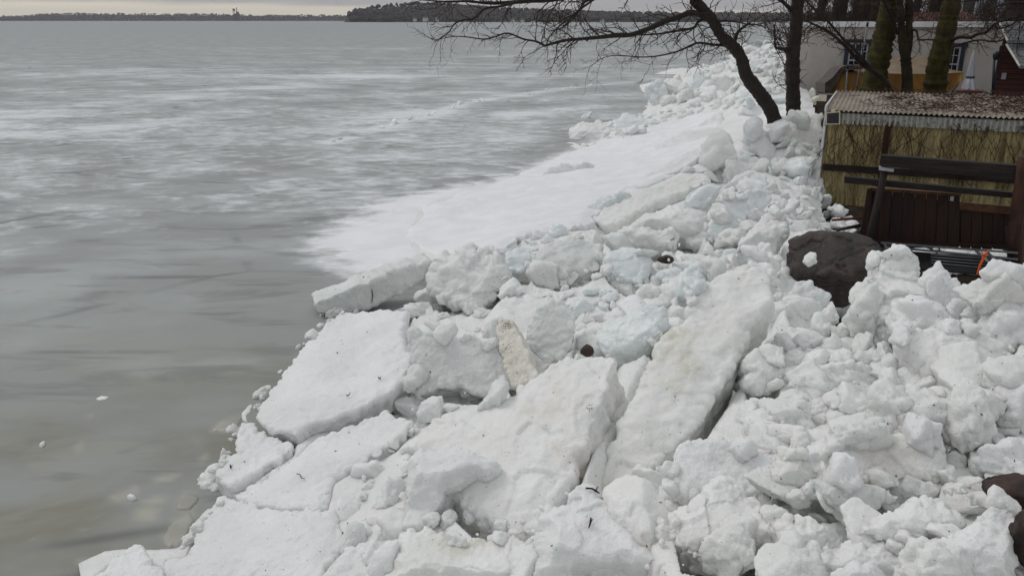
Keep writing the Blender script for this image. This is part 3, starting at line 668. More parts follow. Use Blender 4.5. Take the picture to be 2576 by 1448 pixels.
def slab(name, outline, nrm, thick, mat, label, lift=0., rough=1., at=None, cat=None, group=None, vox=None, bevel=.12, depth=None, moat=3, bulge=None, pts3=None, under=.22):
    """a broken block: its face outline lies in a plane of normal nrm; thick metres deep; rough: 0 clean cut ... 1.5 crumbly"""
    if pts3:
        A3, B3, C3 = [on_y(*p) for p in pts3]; nrm = np.cross(B3 - A3, C3 - A3); nrm = nrm * np.sign(nrm @ (CAMP - A3))
    nrm = np.array(nrm, float); nrm /= np.linalg.norm(nrm)
    if bulge is None: bulge = .34 if name == 'snow_block' else .14 if name == 'ice_block' and mat in ('grey', 'ice') else .22 if name == 'ice_block' else .07
    ox = np.array([p[0] for p in outline]); oy = np.array([p[1] for p in outline])
    HEROES.append(outline); HDEP.append((min(.34, thick * (.6 if moat < 10 else 1.)), moat)); HLAB.append((label, outline))
    ax, ay = at if at else (ox.mean(), oy.mean())
    c = hit(ax, ay)[0] if depth is None else on_y(ax, ay, depth)
    c = c + nrm * lift
    if pts3: c = A3
    # fine ragged outline
    pts = []
    rr = np.random.default_rng(int(ox.sum() * 7 + oy.sum()) % 99991); m = len(outline)
    for i in range(m):
        a = np.array(outline[i]); b = np.array(outline[(i + 1) % m]); L = np.hypot(*(b - a)); k = max(1, int(L / 16))
        for j in range(k):
            p = a + (b - a) * j / k; nn = np.array([-(b - a)[1], (b - a)[0]]) / (L + 1e-6)
            pts.append(p + nn * rr.normal() * min(5.5, L * .09) * (.25 + min(1, rough)) * (.3 if j == 0 else 1))
    pts = np.array(pts)
    W = on_plane(pts[:, 0], pts[:, 1], c, nrm)
    size = np.linalg.norm(W.max(0) - W.min(0)); cen = W.mean(0); dist = np.linalg.norm(cen - CAMP); px = dist / F
    area2 = 0
    e1 = np.cross(nrm, [0, 0, 1.]) if abs(nrm[2]) < .95 else np.cross(nrm, [0, 1., 0]); e1 /= np.linalg.norm(e1); e2 = np.cross(nrm, e1)
    x2 = (W - cen) @ e1; y2 = (W - cen) @ e2
    if (x2 * np.roll(y2, -1) - y2 * np.roll(x2, -1)).sum() < 0: W = W[::-1]; x2 = x2[::-1]; y2 = y2[::-1]
    n = len(W); b = thick * bevel
    inn = cen + (W - cen) * (1 - b * 1.2 / size)
    bot = cen + (W - cen) * (1 - thick * under * 2 / size) - nrm * thick
    V = np.concatenate([inn, W - nrm * b, bot])
    Fc = [tuple(range(n))] + [(i, n + i, n + (i + 1) % n, (i + 1) % n) for i in range(n)] + [(n + i, 2 * n + i, 2 * n + (i + 1) % n, n + (i + 1) % n) for i in range(n)] + [tuple(range(3 * n - 1, 2 * n - 1, -1))]
    if vox is None: vox = max(size / 125., px * 3.4)
    vox = min(vox, thick / 4.5)
    P, N, Fq = remeshed(V, Fc, vox, 1)
    k = max(.6, min(1.6, dist / 9))
    side = 1 - np.abs(N @ nrm)
    q = P / k
    sdf = poly_dist((P - cen) @ e1, (P - cen) @ e2, list(zip(x2, y2)))
    if bulge:
        ss = math.sqrt(max(1e-4, abs((x2 * np.roll(y2, -1) - y2 * np.roll(x2, -1)).sum()) / 2)); px_ = (P - cen) @ e1 / ss; py_ = (P - cen) @ e2 / ss; wn_ = .10 * fbm(P * 2.2, 3); px_ = px_ + wn_; py_ = py_ + .10 * fbm(P * 2.2 + 50, 3)
        ft = rr.uniform(-.35, .35); yr = rr.uniform(-.16, .10); u_ = py_ - yr + ft * px_
        f_ = np.minimum.reduce([1 + rr.uniform(1.2, 2.2) * u_, 1 - rr.uniform(.9, 1.9) * u_, 1.1 + rr.uniform(.4, 1.3) * (px_ + rr.uniform(.0, .3)) + .4 * u_, 1.1 - rr.uniform(.4, 1.3) * (px_ - rr.uniform(.0, .3)) - .3 * u_, sdf / ss * 4.5 + .05])
        vd = CAMP - cen; vd = vd / np.linalg.norm(vd); P = P + (vd * .85 + nrm * .15) * (np.clip(f_, 0, 1.2) * bulge * ss * smooth01(N @ nrm, -.1, .5))[:, None]
    ed = np.abs(sdf); ed = np.exp(-ed / (.10 * k)) * (1 - .6 * smooth01(side, .6, .95))
    a = np.clip(k, .6, 1.2); wq = q + .12 * np.stack([perlin(q * 2.3), perlin(q * 2.3 + 31), perlin(q * 2.3 + 62)], -1)
    disp = a * thick * (rough * (.14 * fbm(q * 1.7, 3) + .12 * cells(wq * 3.0) + (.07 if rough > .5 else .03) * billow(wq * 3.7) + .025 * cells(wq * 8.5 + 5) + .03 * billow(q * 10)) + .06 * fbm(q * 1.1, 2))
    disp += ed * (.5 + rough) * k * (.055 * billow(wq * 9) + .035 * billow(wq * 19) - .012) + .010 * k * fbm(q * 11, 3) * (.5 + rough)
    disp += side * (1.2 - min(rough, 1)) * .018 * k * perlin(np.stack([q @ e1 * 9, q @ e2 * 9, q @ nrm * 2.2], -1))
    disp += side * .016 * k * (1.3 - min(rough, 1)) * perlin(np.stack([q @ nrm * 16, q @ e1 * 1.2, q @ e2 * 1.2], -1))
    P = P + N * np.clip(disp, -.3 * thick, .3 * thick)[:, None]
    loc = np.array([cen[0], cen[1], P[:, 2].min()])
    o = link(name, np_mesh(name, P - loc, Fq, M[mat], True), None, loc)
    return tag(o, label, cat or name.replace('_', ' '), group, 'thing')

# ---- the big smooth sheet that rode up the shore
def build_sheet():
    edge = [(1090,655),(1000,600),(1050,520),(1190,470),(1300,440),(1420,385),(1500,360),(1640,318),(1740,285),(1815,278),(1830,335),(1770,380),(1690,440),(1600,470),(1520,520),(1470,560),(1300,590),(1280,620),(1180,640)]
    HEROES.append(edge); HDEP.append((.0, 3))
    H = hit([p[0] for p in edge], [p[1] for p in edge]); poly = [(p[0], p[1]) for p in H]
    x0, y0 = H[:, :2].min(0); x1, y1 = H[:, :2].max(0); st = .045
    nx, ny = int((x1 - x0) / st), int((y1 - y0) / (st * 1.6)); X, Y = np.meshgrid(np.linspace(x0, x1, nx), np.linspace(y0, y1, ny)); X = X.ravel(); Y = Y.ravel()
    sd = poly_dist(X, Y, poly); q = np.stack([X, Y, 0 * X], -1)
    sd = sd + .18 * fbm(q * .9, 4)
    z = heap(X, Y)
    top = z + .10 * smooth01(sd, 0, .30) - .06 + .022 * fbm(q * [1.5, .6, 1], 3) + .006 * fbm(q * 6, 2)
    # low pressure cracks running up the sheet
    cr = np.abs(perlin(q * [.55, .22, 1] + 3.1)); top -= .035 * np.exp(-(cr / .018) ** 2) * smooth01(z, .15, .5)
    ok = sd > -.02; idx = np.arange(nx * ny).reshape(ny, nx)
    f = np.stack([idx[:-1, :-1], idx[:-1, 1:], idx[1:, 1:], idx[1:, :-1]], -1).reshape(-1, 4); f = f[ok[f].all(1)]
    P = np.stack([X, Y, top], -1); used = np.unique(f); m = np.full(len(P), -1); m[used] = np.arange(len(used))
    # a skirt gives it thickness: bottom copy
    T = P[used]; B = T - [0, 0, .22]; n = len(T); f = m[f]
    he = {}
    for a in f:
        for i in range(4):
            e = (int(a[i]), int(a[(i + 1) % 4])); he[e] = 1
    rim = [(e[1], e[0], e[0] + n, e[1] + n) for e in he if (e[1], e[0]) not in he]
    Fall = np.concatenate([f, f[:, ::-1] + n, np.array(rim)])
    loc = np.array([T[:, 0].mean(), T[:, 1].mean(), B[:, 2].min()])
    tag(link('ice_sheet', np_mesh('ice_sheet', np.concatenate([T, B]) - loc, Fall, M['sheet'], True), None, loc), 'broad smooth snow covered ice sheet sloping up out of the lake', 'ice sheet')
build_sheet()

UPN = (-.12, -.10, 1)
S = slab
# slabs along the water's edge
S('ice_slab', Q('q',(857,786),(1025,785),(1008,853),(1038,894),(998,975),(886,1037),(799,1058),(740,1096),(672,1080),(638,1044),(690,965),(705,943),(755,884),(800,830)), (-.16,-.10,1), .34, 'snow', 'large flat white slab at the water edge below the overhanging plank of ice', .32, .35, bevel=.05, moat=26, under=.7)
S('ice_slab', Q('l',(1210,340),(1290,345),(1380,415),(1470,450),(1560,490),(1550,540),(1370,650),(1240,740),(1130,800),(1060,770),(1010,730),(1050,600),(1160,560),(1180,420)), (-.12,-.08,1), .30, 'snow', 'small kite shaped white slab wedged below the large flat slab at the water', .10, .5, bevel=.08, moat=18)
S('ice_slab', Q('l',(1130,860),(1300,775),(1460,675),(1650,550),(1760,465),(1910,395),(2240,260),(2420,330),(2300,480),(2060,640),(1850,760),(1800,960),(1700,975),(1350,950),(1190,910)), (-.18,-.12,1), .30, 'snow', 'flat white slab with a dead leaf cluster near the middle, beside a long dark gap', .0, .4, bevel=.06, moat=10)
S('ice_slab', Q('l',(1040,880),(1180,900),(1340,950),(1580,980),(1870,990),(1930,1150),(1945,1230),(1740,1470),(640,1470),(650,1330),(800,1290),(870,1100),(940,1010)), (-.15,-.10,1), .30, 'snow', 'broadest flat white slab low at the water, cut by a crack from the slab above', .04, .3, bevel=.06)
S('ice_slab', Q('l',(60,1500),(400,1250),(450,1235),(490,1260),(500,1310),(640,1390),(660,1560),(0,1580)), (-.05,-.05,1), .32, 'snow', 'pointed white slab tip jutting into the water at the bottom left corner', .10, .5, bevel=.08)
S('ice_slab', Q('l',(1960,1240),(2080,1190),(2200,1290),(2190,1470),(1770,1470),(1860,1370)), (-.1,-.3,1), .25, 'snow', 'small tilted white slab at the bottom edge beside a narrow dark crack', .08, .5)
S('ice_plank', Q('f',(95,578),(300,490),(640,375),(958,268),(955,350),(800,460),(640,550),(375,645),(250,655),(130,655)), (.30,-.90,.05), .6, 'grey', 'long plank of grey green ice overhanging the water like a shelf', .0, .10, bulge=.001, under=.05, at=(800,792), depth=12.3, bevel=.05)
S('ice_block', Q('l',(865,740),(960,690),(1000,640),(1040,660),(1010,760),(1060,800),(1020,850),(900,830)), (-.2,-.5,.9), .2, 'clod', 'crumbly white lump leaning out over the water in the slab corner', .05, 1.)
# upright broken faces in the middle
S('ice_block', Q('f',(810,775),(1050,800),(1380,850),(1470,900),(1540,1120),(1545,1190),(1380,1240),(1060,1190),(820,1220),(800,1180),(850,1100),(820,950)), (-.10,-.80,.60), .42, 'grey', 'squarish upright slab with a grooved grey face above the flat water edge slabs', .26, .3, bulge=.03, bevel=.05)
S('ice_block', Q('f',(1440,760),(1480,700),(1560,690),(1610,780),(1650,880),(1750,1090),(1730,1150),(1560,1190),(1500,1000),(1470,900)), (-.35,-.65,.68), .36, 'tan', 'narrow tilted block with dark dirt specks on its stained top', .42, .45, bulge=.05, bevel=.06)
S('ice_block', Q('f',(1660,800),(1720,640),(1850,540),(1950,560),(2020,680),(2030,800),(2020,900),(1860,1010),(1790,1010),(1700,930)), (-.15,-.80,.55), .35, 'grey', 'rounded upright disc of grey ice beside the dirt specked block', .22, .4, bulge=.05)
S('snow_block', Q('f',(960,300),(1050,190),(1250,160),(1480,190),(1520,280),(1510,420),(1440,470),(1350,580),(1250,670),(1080,560),(970,500),(940,390)), (-.2,-.75,.62), .55, 'clod', 'big pitted snow block standing at the end of the overhanging plank', .18, .85, bulge=.16)
S('ice_block', Q('f',(1700,230),(1800,120),(2000,80),(2220,130),(2240,250),(2120,330),(1900,380),(1720,330)), (0,-.55,.83), .5, 'grey', 'wide smooth grey white block behind the pitted snow block', .12, .4)
S('ice_block', Q('f',(1490,230),(1560,140),(1680,150),(1740,200),(1690,330),(1560,350),(1500,320)), (-.1,-.6,.8), .4, 'ice', 'pale blue block squeezed between the pitted block and the wide smooth block', .08, .5)
S('ice_block', Q('g',(500,930),(620,915),(840,920),(900,960),(965,1050),(940,1150),(850,1260),(700,1230),(570,1150),(490,1020)), (-.05,-.62,.78), .5, 'ice', 'smooth bluish egg shaped block with a few white crumbs on its face', .16, .35)
S('ice_block', Q('h',(-60,1080),(0,940),(250,820),(480,740),(590,760),(600,900),(550,1000),(430,1100),(300,1180),(100,1210),(0,1210)), (-.45,-.55,.72), .45, 'ice', 'long pale blue block sloping left above the small dark red rock', .16, .3)
# two great slabs of the foreground
S('ice_slab', Q('q',(1349,945),(1387,911),(1455,891),(1515,888),(1548,894),(1532,960),(1502,1045),(1466,1130),(1436,1205),(1400,1262),(1360,1330),(1290,1340),(1200,1300),(1130,1240),(1070,1170),(1045,1120),(1093,1058),(1160,1030),(1229,1013),(1278,996)), (-.42,-.40,.80), .62, 'dirty', 'great tilted snowy slab in the centre with a small yellow dirt spot near its top', .20, .45, bevel=.05, moat=22, under=.0, pts3=[(1570,900,6.75),(1040,1130,6.25),(1350,1330,5.25)])
S('snow_block', Q('q',(1020,1240),(1027,1153),(1060,1125),(1110,1135),(1150,1122),(1200,1140),(1255,1162),(1240,1185),(1180,1200),(1130,1225),(1090,1290),(1070,1330),(1010,1330)), (-.25,-.55,.8), .45, 'snow', 'smooth curved hump of wind worn snow at the lower left of the great centre slab', .30, .35)
S('snow_block', Q('q',(1000,1330),(1080,1320),(1160,1360),(1300,1350),(1350,1400),(1340,1480),(960,1480)), (-.1,-.45,.88), .4, 'olive', 'soft olive tinted snow mass at the bottom edge left of the front block', .16, .6)
S('ice_slab', Q('h',(1100,430),(1280,395),(1450,400),(1590,470),(1620,680),(1500,850),(1390,1040),(1280,1240),(1160,1440))+Q('m',(2200,230),(2080,430),(1870,640),(1770,780),(1740,900),(1690,930),(1480,850),(1405,810),(1450,650),(1590,400),(1700,170))+Q('h',(390,1440),(520,1230),(540,1080),(760,960),(850,860),(880,620),(960,540)), (-.28,-.52,.80), .6, 'olive', 'longest leaning slab, pinkish stain at its top and olive stains lower down', .18, .4, bevel=.05, moat=34, under=.06, pts3=[(1540,1240,5.75),(1700,720,7.45),(1930,760,7.15)])
S('ice_block', Q('h',(720,560),(760,440),(850,370),(960,350),(1050,410),(1060,470),(960,540),(880,620),(860,660),(730,660)), (-.2,-.7,.68), .4, 'ice', 'smooth pale blue dome at the upper left of the longest leaning slab', .12, .25)
S('snow_block', Q('h',(1470,200),(1540,160),(1640,270),(1690,320),(1660,450),(1560,400),(1400,380)), (-.1,-.7,.7), .35, 'dirty', 'pointed snow block with a brown smear leaning on the left of the boulder', .18, .9)
S('snow_block', Q('h',(1380,370),(1560,360),(1620,420),(1680,500),(1690,600),(1560,560),(1420,480)), (0,-.7,.7), .4, 'clod', 'snow lump on top of the longest leaning slab next to the boulder', .2, .9)
S('ice_block', Q('h',(1370,1260),(1480,1155),(1600,1220),(1710,1340),(1700,1440),(1560,1540),(1390,1500)), (.1,-.8,.6), .4, 'clod', 'rounded block in the shaded gap right of the longest leaning slab', .1, .7)
# right foreground
S('ice_slab', Q('r',(0,540),(160,460),(330,430),(460,500),(600,560),(740,620),(700,800),(560,850),(220,890),(0,860),(-40,700)), (-.05,-.55,.84), .4, 'snow', 'wide white slab just right of the foot of the longest leaning slab', .14, .6)
S('ice_slab', Q('r',(1120,540),(1300,420),(1640,440),(1900,400),(1930,480),(1955,600),(1940,720),(1700,770),(1330,755),(1110,700)), (.05,-.55,.84), .42, 'dirty', 'large squarish block with a pink tinted right edge in the right foreground', .18, .7)
S('ice_block', Q('r',(1100,790),(1300,770),(1500,810),(1640,880),(1480,980),(1400,1060),(1330,1140),(1240,1060),(1120,900)), (.1,-.9,.35), .35, 'grey', 'grey block of upright ice crystals under the large squarish block', .06, .4)
S('snow_block', Q('r',(1550,300),(1650,90),(1860,100),(2050,150),(2200,90),(2440,40),(2475,150),(2440,270),(2200,300),(1900,390),(1640,430)), (.05,-.5,.86), .4, 'clod', 'broad soft snow block above the pink edged block', .16, .8)
S('snow_block', Q('r',(1730,1280),(1900,1180),(2140,1100),(2290,1020),(2300,940),(2400,925),(2500,970),(2500,1100),(2460,1200),(2470,1500),(1800,1500)), (-.05,-.55,.84), .5, 'snow', 'big smooth white block in the bottom right corner touching the brown rock', .2, .6)
S('snow_block', Q('r',(1330,1130),(1500,1000),(1800,870),(1950,930),(2100,1050),(1990,1110),(1800,1210),(1600,1220)), (.05,-.6,.8), .4, 'clod', 'rounded snow block just left of the bottom right corner block', .14, .8)
S('snow_block', Q('m',(1000,930),(1100,950),(1210,930),(1215,840),(1270,785),(1350,775),(1480,870),(1600,970),(1720,1080),(1860,1220),(1940,1300),(1990,1470),(950,1470),(1000,1240),(1040,1130),(1010,1020)), (-.1,-.55,.84), .5, 'snow', 'front snow block with a dark twig on its crest at the bottom centre', .26, .7)
S('ice_slab', Q('m',(1485,840),(1520,830),(1640,900),(1720,1020),(1830,1100),(1880,1190),(1800,1180),(1650,1040),(1540,930)), (.5,-.5,.7), .12, 'tan', 'thin pinkish flake of ice leaning on the front snow block', .16, .4)
S('snow_block', Q('r',(700,800),(745,620),(820,580),(905,570),(960,680),(1015,735),(920,810)), (0,-.8,.6), .3, 'clod', 'pointed white lump in front of a dark hole in the right foreground', .16, .6)
S('ice_slab', Q('r',(920,820),(980,760),(1080,730),(1175,735),(1190,800),(1090,880),(960,870)), (.0,-.7,.7), .2, 'snow', 'thin white flake between the pointed lump and the crystal block', .14, .4)
S('snow_block', Q('r',(220,880),(240,790),(310,740),(370,715),(450,760),(510,850),(620,900),(710,1060),(760,1180),(640,1290),(300,1320),(60,1260),(0,1000),(110,950)), (-.05,-.6,.8), .5, 'dirty', 'bulky snow block with a brown smudge on its peak, right of the front block', .2, .8)
S('snow_block', Q('r',(720,1080),(800,1020),(960,1030),(1080,1090),(1110,1180),(1000,1260),(820,1290),(760,1180)), (0,-.65,.76), .35, 'dirty', 'yellowish rounded lump between the bulky smudged block and the crystal block', .16, .8)
S('snow_block', Q('r',(660,1380),(820,1180),(1000,1210),(1300,1200),(1500,1200),(1660,1270),(1640,1470),(640,1480)), (0,-.5,.86), .4, 'clod', 'low snow block at the bottom edge with tiny dark crumbs', .12, .9)
S('snow_block', Q('r',(1180,1400),(1260,1360),(1400,1370),(1500,1400),(1540,1500),(1150,1500)), (0,-.5,.86), .3, 'snow', 'small smooth white lump cut by the bottom edge of the photo', .22, .5)
# crest by the boulder and the fence
S('snow_block', Q('e',(1190,80),(1240,40),(1400,50),(1560,60),(1590,150),(1600,230),(1790,420),(1790,560),(1700,640),(1550,740),(1350,800),(1200,760),(1150,500),(1200,350),(1150,240)), (0,-.75,.66), .6, 'clod', 'tallest knobby snow mass on the crest right of the boulder', .2, .9)
S('snow_block', Q('e',(1860,230),(1900,150),(2090,130),(2160,230),(2180,420),(2000,460),(1850,400)), (0,-.75,.66), .4, 'clod', 'round snow block on the crest below the orange strap', .2, .8)
S('snow_block', Q('e',(2180,400),(2260,290),(2440,330),(2570,450),(2600,600),(2540,780),(2440,790),(2350,640),(2180,520)), (0,-.7,.7), .5, 'snow', 'large round snow block at the right edge below the fence', .2, .7)
S('snow_block', Q('e',(2340,280),(2360,200),(2500,120),(2620,160),(2640,340),(2480,370),(2300,320)), (0,-.75,.66), .4, 'clod', 'snow lump at the right edge in front of the bark covered post', .24, .9)
S('snow_block', Q('e',(820,420),(880,360),(1060,340),(1085,340),(1130,460),(1110,560),(900,640),(720,560)), (0,-.75,.66), .4, 'snow', 'jagged topped snow block in front of the boulder', .18, .8)
S('ice_block', Q('e',(350,430),(430,320),(490,270),(560,300),(620,360),(760,420),(730,500),(600,580),(400,540)), (0,-.8,.6), .3, 'grey', 'greyish peaked ice block in front of the left side of the boulder', .2, .5)
S('ice_slab', Q('e',(1370,790),(1600,750),(2000,690),(2300,850),(2440,940),(2560,1050),(2480,1180),(2060,1230),(1700,1100),(1480,960)), (.05,-.45,.88), .4, 'dirty', 'broad dirty slab with tan stains below the crest at the right', .16, .6)
S('ice_slab', Q('e',(1270,1200),(1450,1080),(1700,900),(1790,910),(1890,1080),(2050,1180),(2060,1280),(1700,1300),(1300,1290)), (-.3,-.6,.75), .3, 'snow', 'smooth peaked white slab with a ridge down its middle in the right foreground', .16, .5)
S('snow_block', Q('e',(1540,730),(1570,600),(1650,640),(1740,700),(1700,740),(1560,760)), (0,-.8,.6), .2, 'snow', 'small pointed white flake standing below the tallest crest mass', .2, .4)
S('snow_block', Q('b',(1470,1130),(1490,1050),(1550,990),(1590,980),(1650,1040),(1670,1120),(1680,1250),(1620,1320),(1480,1300)), (0,-.92,.38), .34, 'clod', 'upright thumb of snow standing before the aluminium ladder', .3, .6)
S('snow_block', Q('b',(1680,1200),(1750,1150),(1765,1200),(1850,1270),(1850,1320),(1740,1340),(1620,1330)), (0,-.85,.5), .25, 'grey', 'ragged icy lump right of the upright thumb of snow', .28, .9)
# around the shed
S('ice_slab', Q('g',(390,640),(560,520),(800,440),(1000,370),(1200,290),(1400,205),(1470,240),(1500,290),(1380,340),(1000,480),(740,620),(540,710),(480,690)), (-.22,-.42,.88), .42, 'olive', 'long cracked slab with a greenish underside leaning across the heap', .42, .25, bulge=.001, bevel=.05, under=.05, moat=14)
S('ice_slab', Q('g',(760,330),(900,230),(1060,150),(1250,60),(1440,-10),(1510,20),(1330,120),(1080,250),(900,330)), (-.22,-.35,.9), .26, 'snow', 'thin long plate lying just above the long cracked slab', .34, .2, bulge=.001, bevel=.05, under=.05, moat=10)
S('ice_slab', Q('c',(1380,1440),(1500,1350),(1650,1290),(1880,1200),(1990,1180),(1960,1240),(1700,1370),(1500,1470)), (-.2,-.35,.9), .26, 'snow', 'second long plate higher up the sheet, parallel to the thin one', .34, .2, bulge=.001, bevel=.05, under=.05, moat=10)
S('ice_slab', Q('g',(330,610),(370,520),(480,430),(620,400),(760,390),(560,510),(390,640),(350,690)), (-.3,-.7,.6), .25, 'ice', 'rounded blue end of a slab behind the long cracked slab', .12, .3)
S('snow_block', Q('g',(750,720),(900,640),(1100,560),(1320,500),(1480,460),(1510,620),(1440,720),(1490,840),(1300,830),(1000,770)), (-.05,-.6,.8), .5, 'clod', 'big rough snow block under the long cracked slab', .2, .8)
S('snow_block', Q('g',(560,780),(700,740),(1000,750),(1200,790),(1180,880),(1050,920),(800,900),(600,880)), (0,-.7,.7), .4, 'clod', 'low wide snow block in front of the big rough snow block', .16, .8)
S('ice_slab', Q('g',(1520,500),(1600,450),(1720,430),(1830,430),(1875,620),(1830,665),(1700,630),(1530,600)), (0,-.75,.65), .3, 'ice', 'pale blue slab standing behind a second one near the shed', .16, .25)
S('ice_slab', Q('g',(1830,390),(1940,375),(2050,380),(2075,450),(2000,600),(1880,660),(1860,520)), (.1,-.8,.55), .3, 'ice', 'blue green slab standing nearest the white corner board of the shed', .14, .25)
S('ice_slab', Q('g',(1470,690),(1540,590),(1720,630),(1835,740),(1790,810),(1560,875),(1480,800)), (-.1,-.8,.55), .3, 'ice', 'lowest of three pale blue slabs before the snow heap by the shed', .14, .25)
S('ice_slab', Q('g',(1440,160),(1560,60),(1740,20),(1785,130),(1700,270),(1620,320),(1500,270)), (-.15,-.7,.7), .35, 'ice', 'tilted pale block with a grey shaded end above the dark hole in the heap', .2, .35)
S('ice_slab', Q('g',(1690,310),(1760,250),(1880,195),(2030,240),(2060,370),(1840,390),(1760,350)), (0,-.7,.7), .3, 'ice', 'bluish slab right of the dark hole in the heap', .14, .4)
S('ice_slab', Q('g',(2280,265),(2400,100),(2520,60),(2535,330),(2430,350)), (.1,-.85,.5), .18, 'ice', 'tall clear blue slab propped against the corner of the shed', .14, .2)
S('ice_slab', Q('g',(2120,140),(2190,60),(2380,110),(2430,140),(2280,265),(2130,190)), (0,-.7,.7), .2, 'dirty', 'pink tinged slab beside the tall clear slab at the shed corner', .14, .3)
S('snow_block', Q('g',(2170,580),(2200,490),(2300,440),(2350,500),(2300,640)), (0,-.8,.6), .3, 'snow', 'upright rounded snow block before the bluish slabs left of the shed', .16, .4)
S('snow_block', Q('g',(1880,740),(2000,620),(2140,590),(2210,700),(2190,850),(2130,970),(1960,920),(1720,980),(1730,840)), (-.1,-.7,.7), .5, 'clod', 'high snow mound left of the boulder', .16, .7)
S('snow_block', Q('b',(750,760),(810,720),(870,740),(925,810),(900,880),(800,880),(740,830)), (0,-.8,.6), .3, 'clod', 'knobby snow lump against the foot of the yellow shed wall', .2, .9)
# on the big sheet and towards the trees
S('ice_block', Q('g',(-80,230),(0,170),(160,140),(400,108),(432,150),(300,215),(100,275),(-40,285)), (.05,-.86,.5), .5, 'snow', 'lone oblong ice block lying on the smooth sheet', .34, .45, bulge=.03)
S('ice_slab', Q('c',(1330,1240),(1560,1130),(1900,1090),(1925,1180),(1700,1240),(1480,1260),(1340,1300)), (-.15,-.35,.92), .32, 'snow', 'flat slab lying at the upper end of the smooth sheet', .36, .2, bulge=.001, bevel=.05, moat=8)
S('ice_slab', Q('c',(1700,1065),(1880,960),(1925,1000),(1910,1085),(1720,1125)), (-.2,-.5,.84), .25, 'snow', 'small wedge slab above the flat slab on the sheet', .24, .4)
S('ice_block', Q('c',(2090,1150),(2200,1050),(2330,1150),(2380,1260),(2380,1390),(2290,1385),(2150,1290)), (.05,-.75,.65), .35, 'snow', 'tall square block halfway between the trees and the dark hole', .18, .4)
S('ice_slab', Q('c',(2050,935),(2130,880),(2250,910),(2280,970),(2200,1000),(2050,975)), (-.05,-.6,.8), .3, 'snow', 'square white slab at the foot of the leaning tree', .16, .4)
S('ice_plank', Q('a',(190,1185),(230,1190),(430,1310),(640,1460),(655,1490),(600,1480),(400,1350),(220,1240)), (.1,-.6,.78), .10, 'snow', 'thin straight sliver of ice slanting down to the shed corner', .16, .15)
S('ice_slab', Q('a',(560,1080),(680,1060),(690,1260),(650,1400),(560,1390),(400,1280),(420,1180)), (.1,-.7,.7), .3, 'clod', 'white block behind the slanting sliver beside the shed', .12, .6)
S('ice_slab', Q('c',(640,1080),(760,950),(792,955),(775,1000),(700,1080)), (-.3,-.8,.5), .09, 'ice', 'pale shard of ice sticking up at the tip of the second heap', .14, .15)
S('ice_block', Q('c',(600,1110),(700,1060),(850,1020),(960,1080),(1000,1180),(850,1250),(700,1250),(600,1190)), (-.1,-.55,.83), .4, 'clod', 'crumbly mass forming the tip of the second heap', .10, 1.)
S('ice_block', Q('c',(960,1030),(1060,960),(1140,980),(1250,1010),(1240,1100),(1060,1140),(960,1090)), (-.1,-.6,.8), .3, 'ice', 'bluish block in the low arm of the second heap', .14, .5)
S('ice_plank', Q('c',(890,1210),(1040,1140),(1250,1090),(1270,1130),(1060,1200),(900,1245)), (-.1,-.6,.8), .2, 'grey', 'long low bar of ice along the far side of the smooth sheet', .10, .4)
S('ice_block', Q('c',(1300,880),(1390,770),(1470,740),(1490,820),(1450,880),(1310,915)), (-.3,-.75,.6), .35, 'tan', 'yellowish tilted slab at the water side of the second heap', .42, .4)
S('ice_block', Q('c',(1480,690),(1540,640),(1570,700),(1570,800),(1540,890),(1450,890),(1470,790)), (-.1,-.85,.5), .3, 'tan', 'upright fluted slab beside the yellowish tilted slab', .42, .5)
S('ice_slab', Q('c',(1590,780),(1650,630),(1730,580),(1760,690),(1700,800),(1600,860)), (-.2,-.8,.55), .35, 'ice', 'tallest upright slab on the water side of the second heap', .42, .35)
S('ice_slab', Q('c',(1760,760),(1830,660),(1950,640),(2060,760),(1980,800),(1850,780)), (0,-.7,.7), .35, 'grey', 'leaning grey slab in the middle of the second heap', .42, .4)
S('ice_slab', Q('c',(1830,610),(1850,530),(1895,620),(1880,680)), (0,-.8,.6), .2, 'ice', 'small pointed shard above the leaning grey slab', .2, .2)
S('ice_slab', Q('c',(1255,645),(1290,630),(1400,608),(1560,585),(1720,560),(1760,620),(1600,680),(1400,690),(1290,692)), (-.05,-.30,.95), .3, 'snow', 'flat snowy slab afloat at the far waterline', .10, .5)
S('ice_slab', Q('c',(2120,525),(2260,490),(2275,560),(2150,595)), (-.05,-.6,.8), .3, 'ice', 'pale slab left of the upright dark trunk high on the second heap', .16, .3)
S('ice_slab', Q('c',(2295,355),(2400,325),(2465,360),(2300,385)), (0,-.6,.8), .3, 'ice', 'flat slab on the very top of the second heap behind the trunk', .16, .3)

build_heap()
